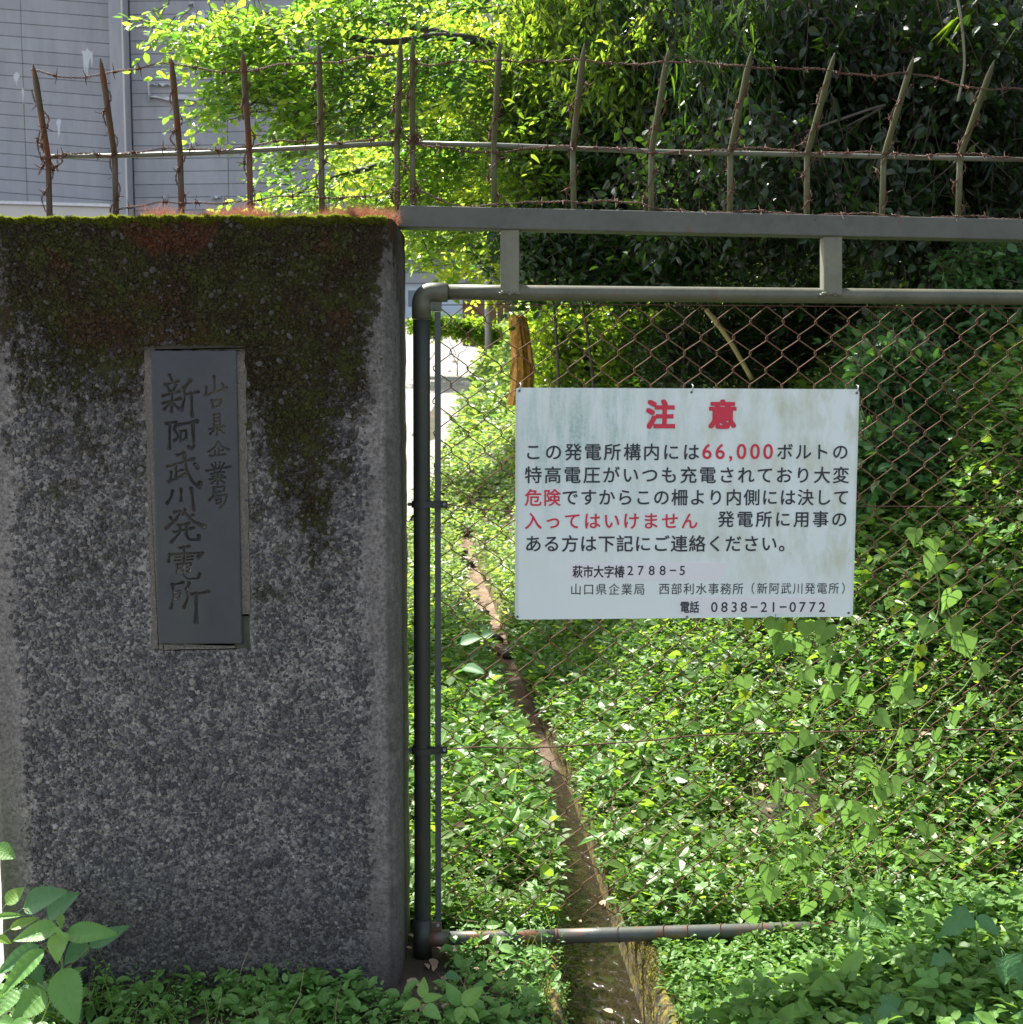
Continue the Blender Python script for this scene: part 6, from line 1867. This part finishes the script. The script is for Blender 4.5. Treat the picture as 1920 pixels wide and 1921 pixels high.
plant('broad_leaved_weed', 'weed spreading long pointed leaves like a cross at the bottom right', [((1355, 1100), (1105, 1180), 95, 2.72, 2.68, 'lime', 1), ((1390, 1110), (1590, 1040), 85, 2.72, 2.73, 'lime', 1), ((1365, 1110), (1370, 1190), 60, 2.71, 2.66, 'lime', 0), ((1370, 1090), (1370, 1010), 60, 2.73, 2.75, 'lime', 1)], [[(1370, 1100, 2.72), (1380, 1300, 2.75)]], 'lime')
plant('broad_leaved_weed', 'dark green weed with a drooping leaf just in front of the bottom pipe', [((800, 465), (975, 515), 85, 3.1, 3.06, 'nettle', 0), ((790, 450), (760, 330), 60, 3.12, 3.13, 'nettle', 1), ((780, 460), (670, 420), 60, 3.12, 3.1, 'nettle', 1), ((790, 470), (860, 400), 50, 3.12, 3.13, 'nettle', 1)], [[(790, 465, 3.11), (800, 620, 3.12)]], 'nettle')
plant('mulberry_seedling', 'bluish green seedling with lobed leaves leaning over the bottom pipe near the right edge', [((1570, 420), (1370, 550), 140, 2.85, 2.78, 'blue', 3), ((1560, 430), (1420, 400), 120, 2.86, 2.86, 'blue', 3), ((1590, 440), (1760, 560), 120, 2.85, 2.82, 'blue', 0), ((1420, 700), (1290, 760), 110, 2.82, 2.8, 'blue', 3)], [[(1575, 425, 2.85), (1610, 700, 2.87), (1640, 1100, 2.9)]], 'blue')
plant('mulberry_seedling', 'dark bluish lobed leaves cut off by the lower right corner', [((1800, 700), (1920, 880), 160, 2.62, 2.58, 'blue', 3), ((1780, 720), (1800, 900), 110, 2.66, 2.62, 'blue', 0), ((1860, 1120), (1960, 1190), 110, 2.6, 2.58, 'blue', 3), ((1620, 1160), (1440, 1200), 100, 2.62, 2.6, 'blue', 3), ((1560, 1130), (1750, 1180), 90, 2.62, 2.6, 'blue', 3)], [[(1800, 700, 2.64), (1830, 1000, 2.66), (1840, 1300, 2.68)]], 'blue')
plant('mulberry_seedling', 'dark glossy bluish leaves at the bottom edge right of centre', [((900, 1090), (1100, 1160), 130, 2.66, 2.62, 'blue', 0), ((930, 1060), (1080, 1010), 110, 2.68, 2.68, 'blue', 3), ((900, 1150), (740, 1200), 90, 2.66, 2.63, 'blue', 0)], [[(905, 1100, 2.67), (920, 1300, 2.7)]], 'blue')
plant('broad_leaved_weed', 'weed with toothed mid green leaves in the lower right, left of the lobed seedling', [((1270, 880), (1180, 800), 90, 2.74, 2.75, 'nettle', 3), ((1280, 870), (1320, 790), 70, 2.74, 2.76, 'nettle', 0), ((1340, 910), (1180, 900), 80, 2.73, 2.70, 'nettle', 1), ((1350, 900), (1420, 830), 70, 2.74, 2.75, 'nettle', 0), ((1500, 870), (1430, 860), 50, 2.74, 2.73, 'lime', 1), ((1140, 880), (1110, 850), 80, 2.76, 2.76, 'nettle', 0)], [[(1320, 890, 2.74), (1330, 1100, 2.76)]], 'nettle')
C7 = lambda x, y: (740 + x / 3.4286, 1500 + y / 3.4286)
def plant7(label, leaves):
    root = empty('broad_leaved_weed', at(*C7(*leaves[0][0]), leaves[0][3]), label, 'plant'); root.location.z = 0
    for a, b, w, y0, y1, kd, shp in leaves:
        big_leaf(root, C7(*a), C7(*b), w / 3.4286, y0, y1, kd, shp, (random.uniform(-.25, .25), -1, random.uniform(1.0, 1.8)))
plant7('bright green weed with lobed leaves at the foot of the upright gate pipe', [((440, 1330), (560, 1200), 110, 2.82, 2.85, 'lime', 0), ((430, 1330), (420, 1440), 80, 2.82, 2.78, 'lime', 1), ((450, 1340), (540, 1420), 60, 2.82, 2.78, 'lime', 1), ((420, 1330), (340, 1180), 90, 2.84, 2.86, 'nettle', 0), ((180, 1280), (190, 1150), 70, 2.86, 2.88, 'lime', 1), ((180, 1290), (300, 1260), 60, 2.86, 2.85, 'lime', 1), ((170, 1300), (60, 1340), 80, 2.85, 2.82, 'lime', 1), ((190, 1330), (290, 1400), 90, 2.84, 2.8, 'nettle', 0)])
plant7('pair of pointed leaves beside the leaf litter left of the water', [((670, 1420), (745, 1310), 75, 2.86, 2.88, 'lime', 0), ((880, 1280), (820, 1200), 60, 2.98, 3.0, 'nettle', 0), ((870, 1290), (930, 1290), 50, 2.98, 2.97, 'nettle', 1)])
plant7('young shoot with upright leaves below the left end of the bottom pipe', [((440, 1080), (510, 1010), 60, 3.15, 3.17, 'nettle', 1), ((430, 1090), (400, 990), 60, 3.15, 3.17, 'nettle', 0), ((590, 1180), (620, 1110), 60, 3.05, 3.06, 'lime', 0), ((590, 1180), (530, 1200), 50, 3.05, 3.03, 'nettle', 0), ((640, 1200), (740, 1180), 50, 3.05, 3.04, 'lime', 1), ((330, 1120), (420, 1150), 60, 3.1, 3.08, 'blue', 0)])
plant7('broad dark leaf pair behind the mesh left of the dry channel', [((560, -470), (380, -520), 70, 5.5, 5.4, 'nettle', 0), ((500, -1150), (640, -1180), 60, 6.2, 6.3, 'lime', 0), ((420, -1000), (560, -1060), 90, 6.0, 6.0, 'blue', 0), ((560, -1050), (640, -1080), 70, 6.0, 6.0, 'blue', 0), ((440, -850), (570, -830), 80, 5.8, 5.7, 'blue', 0)])
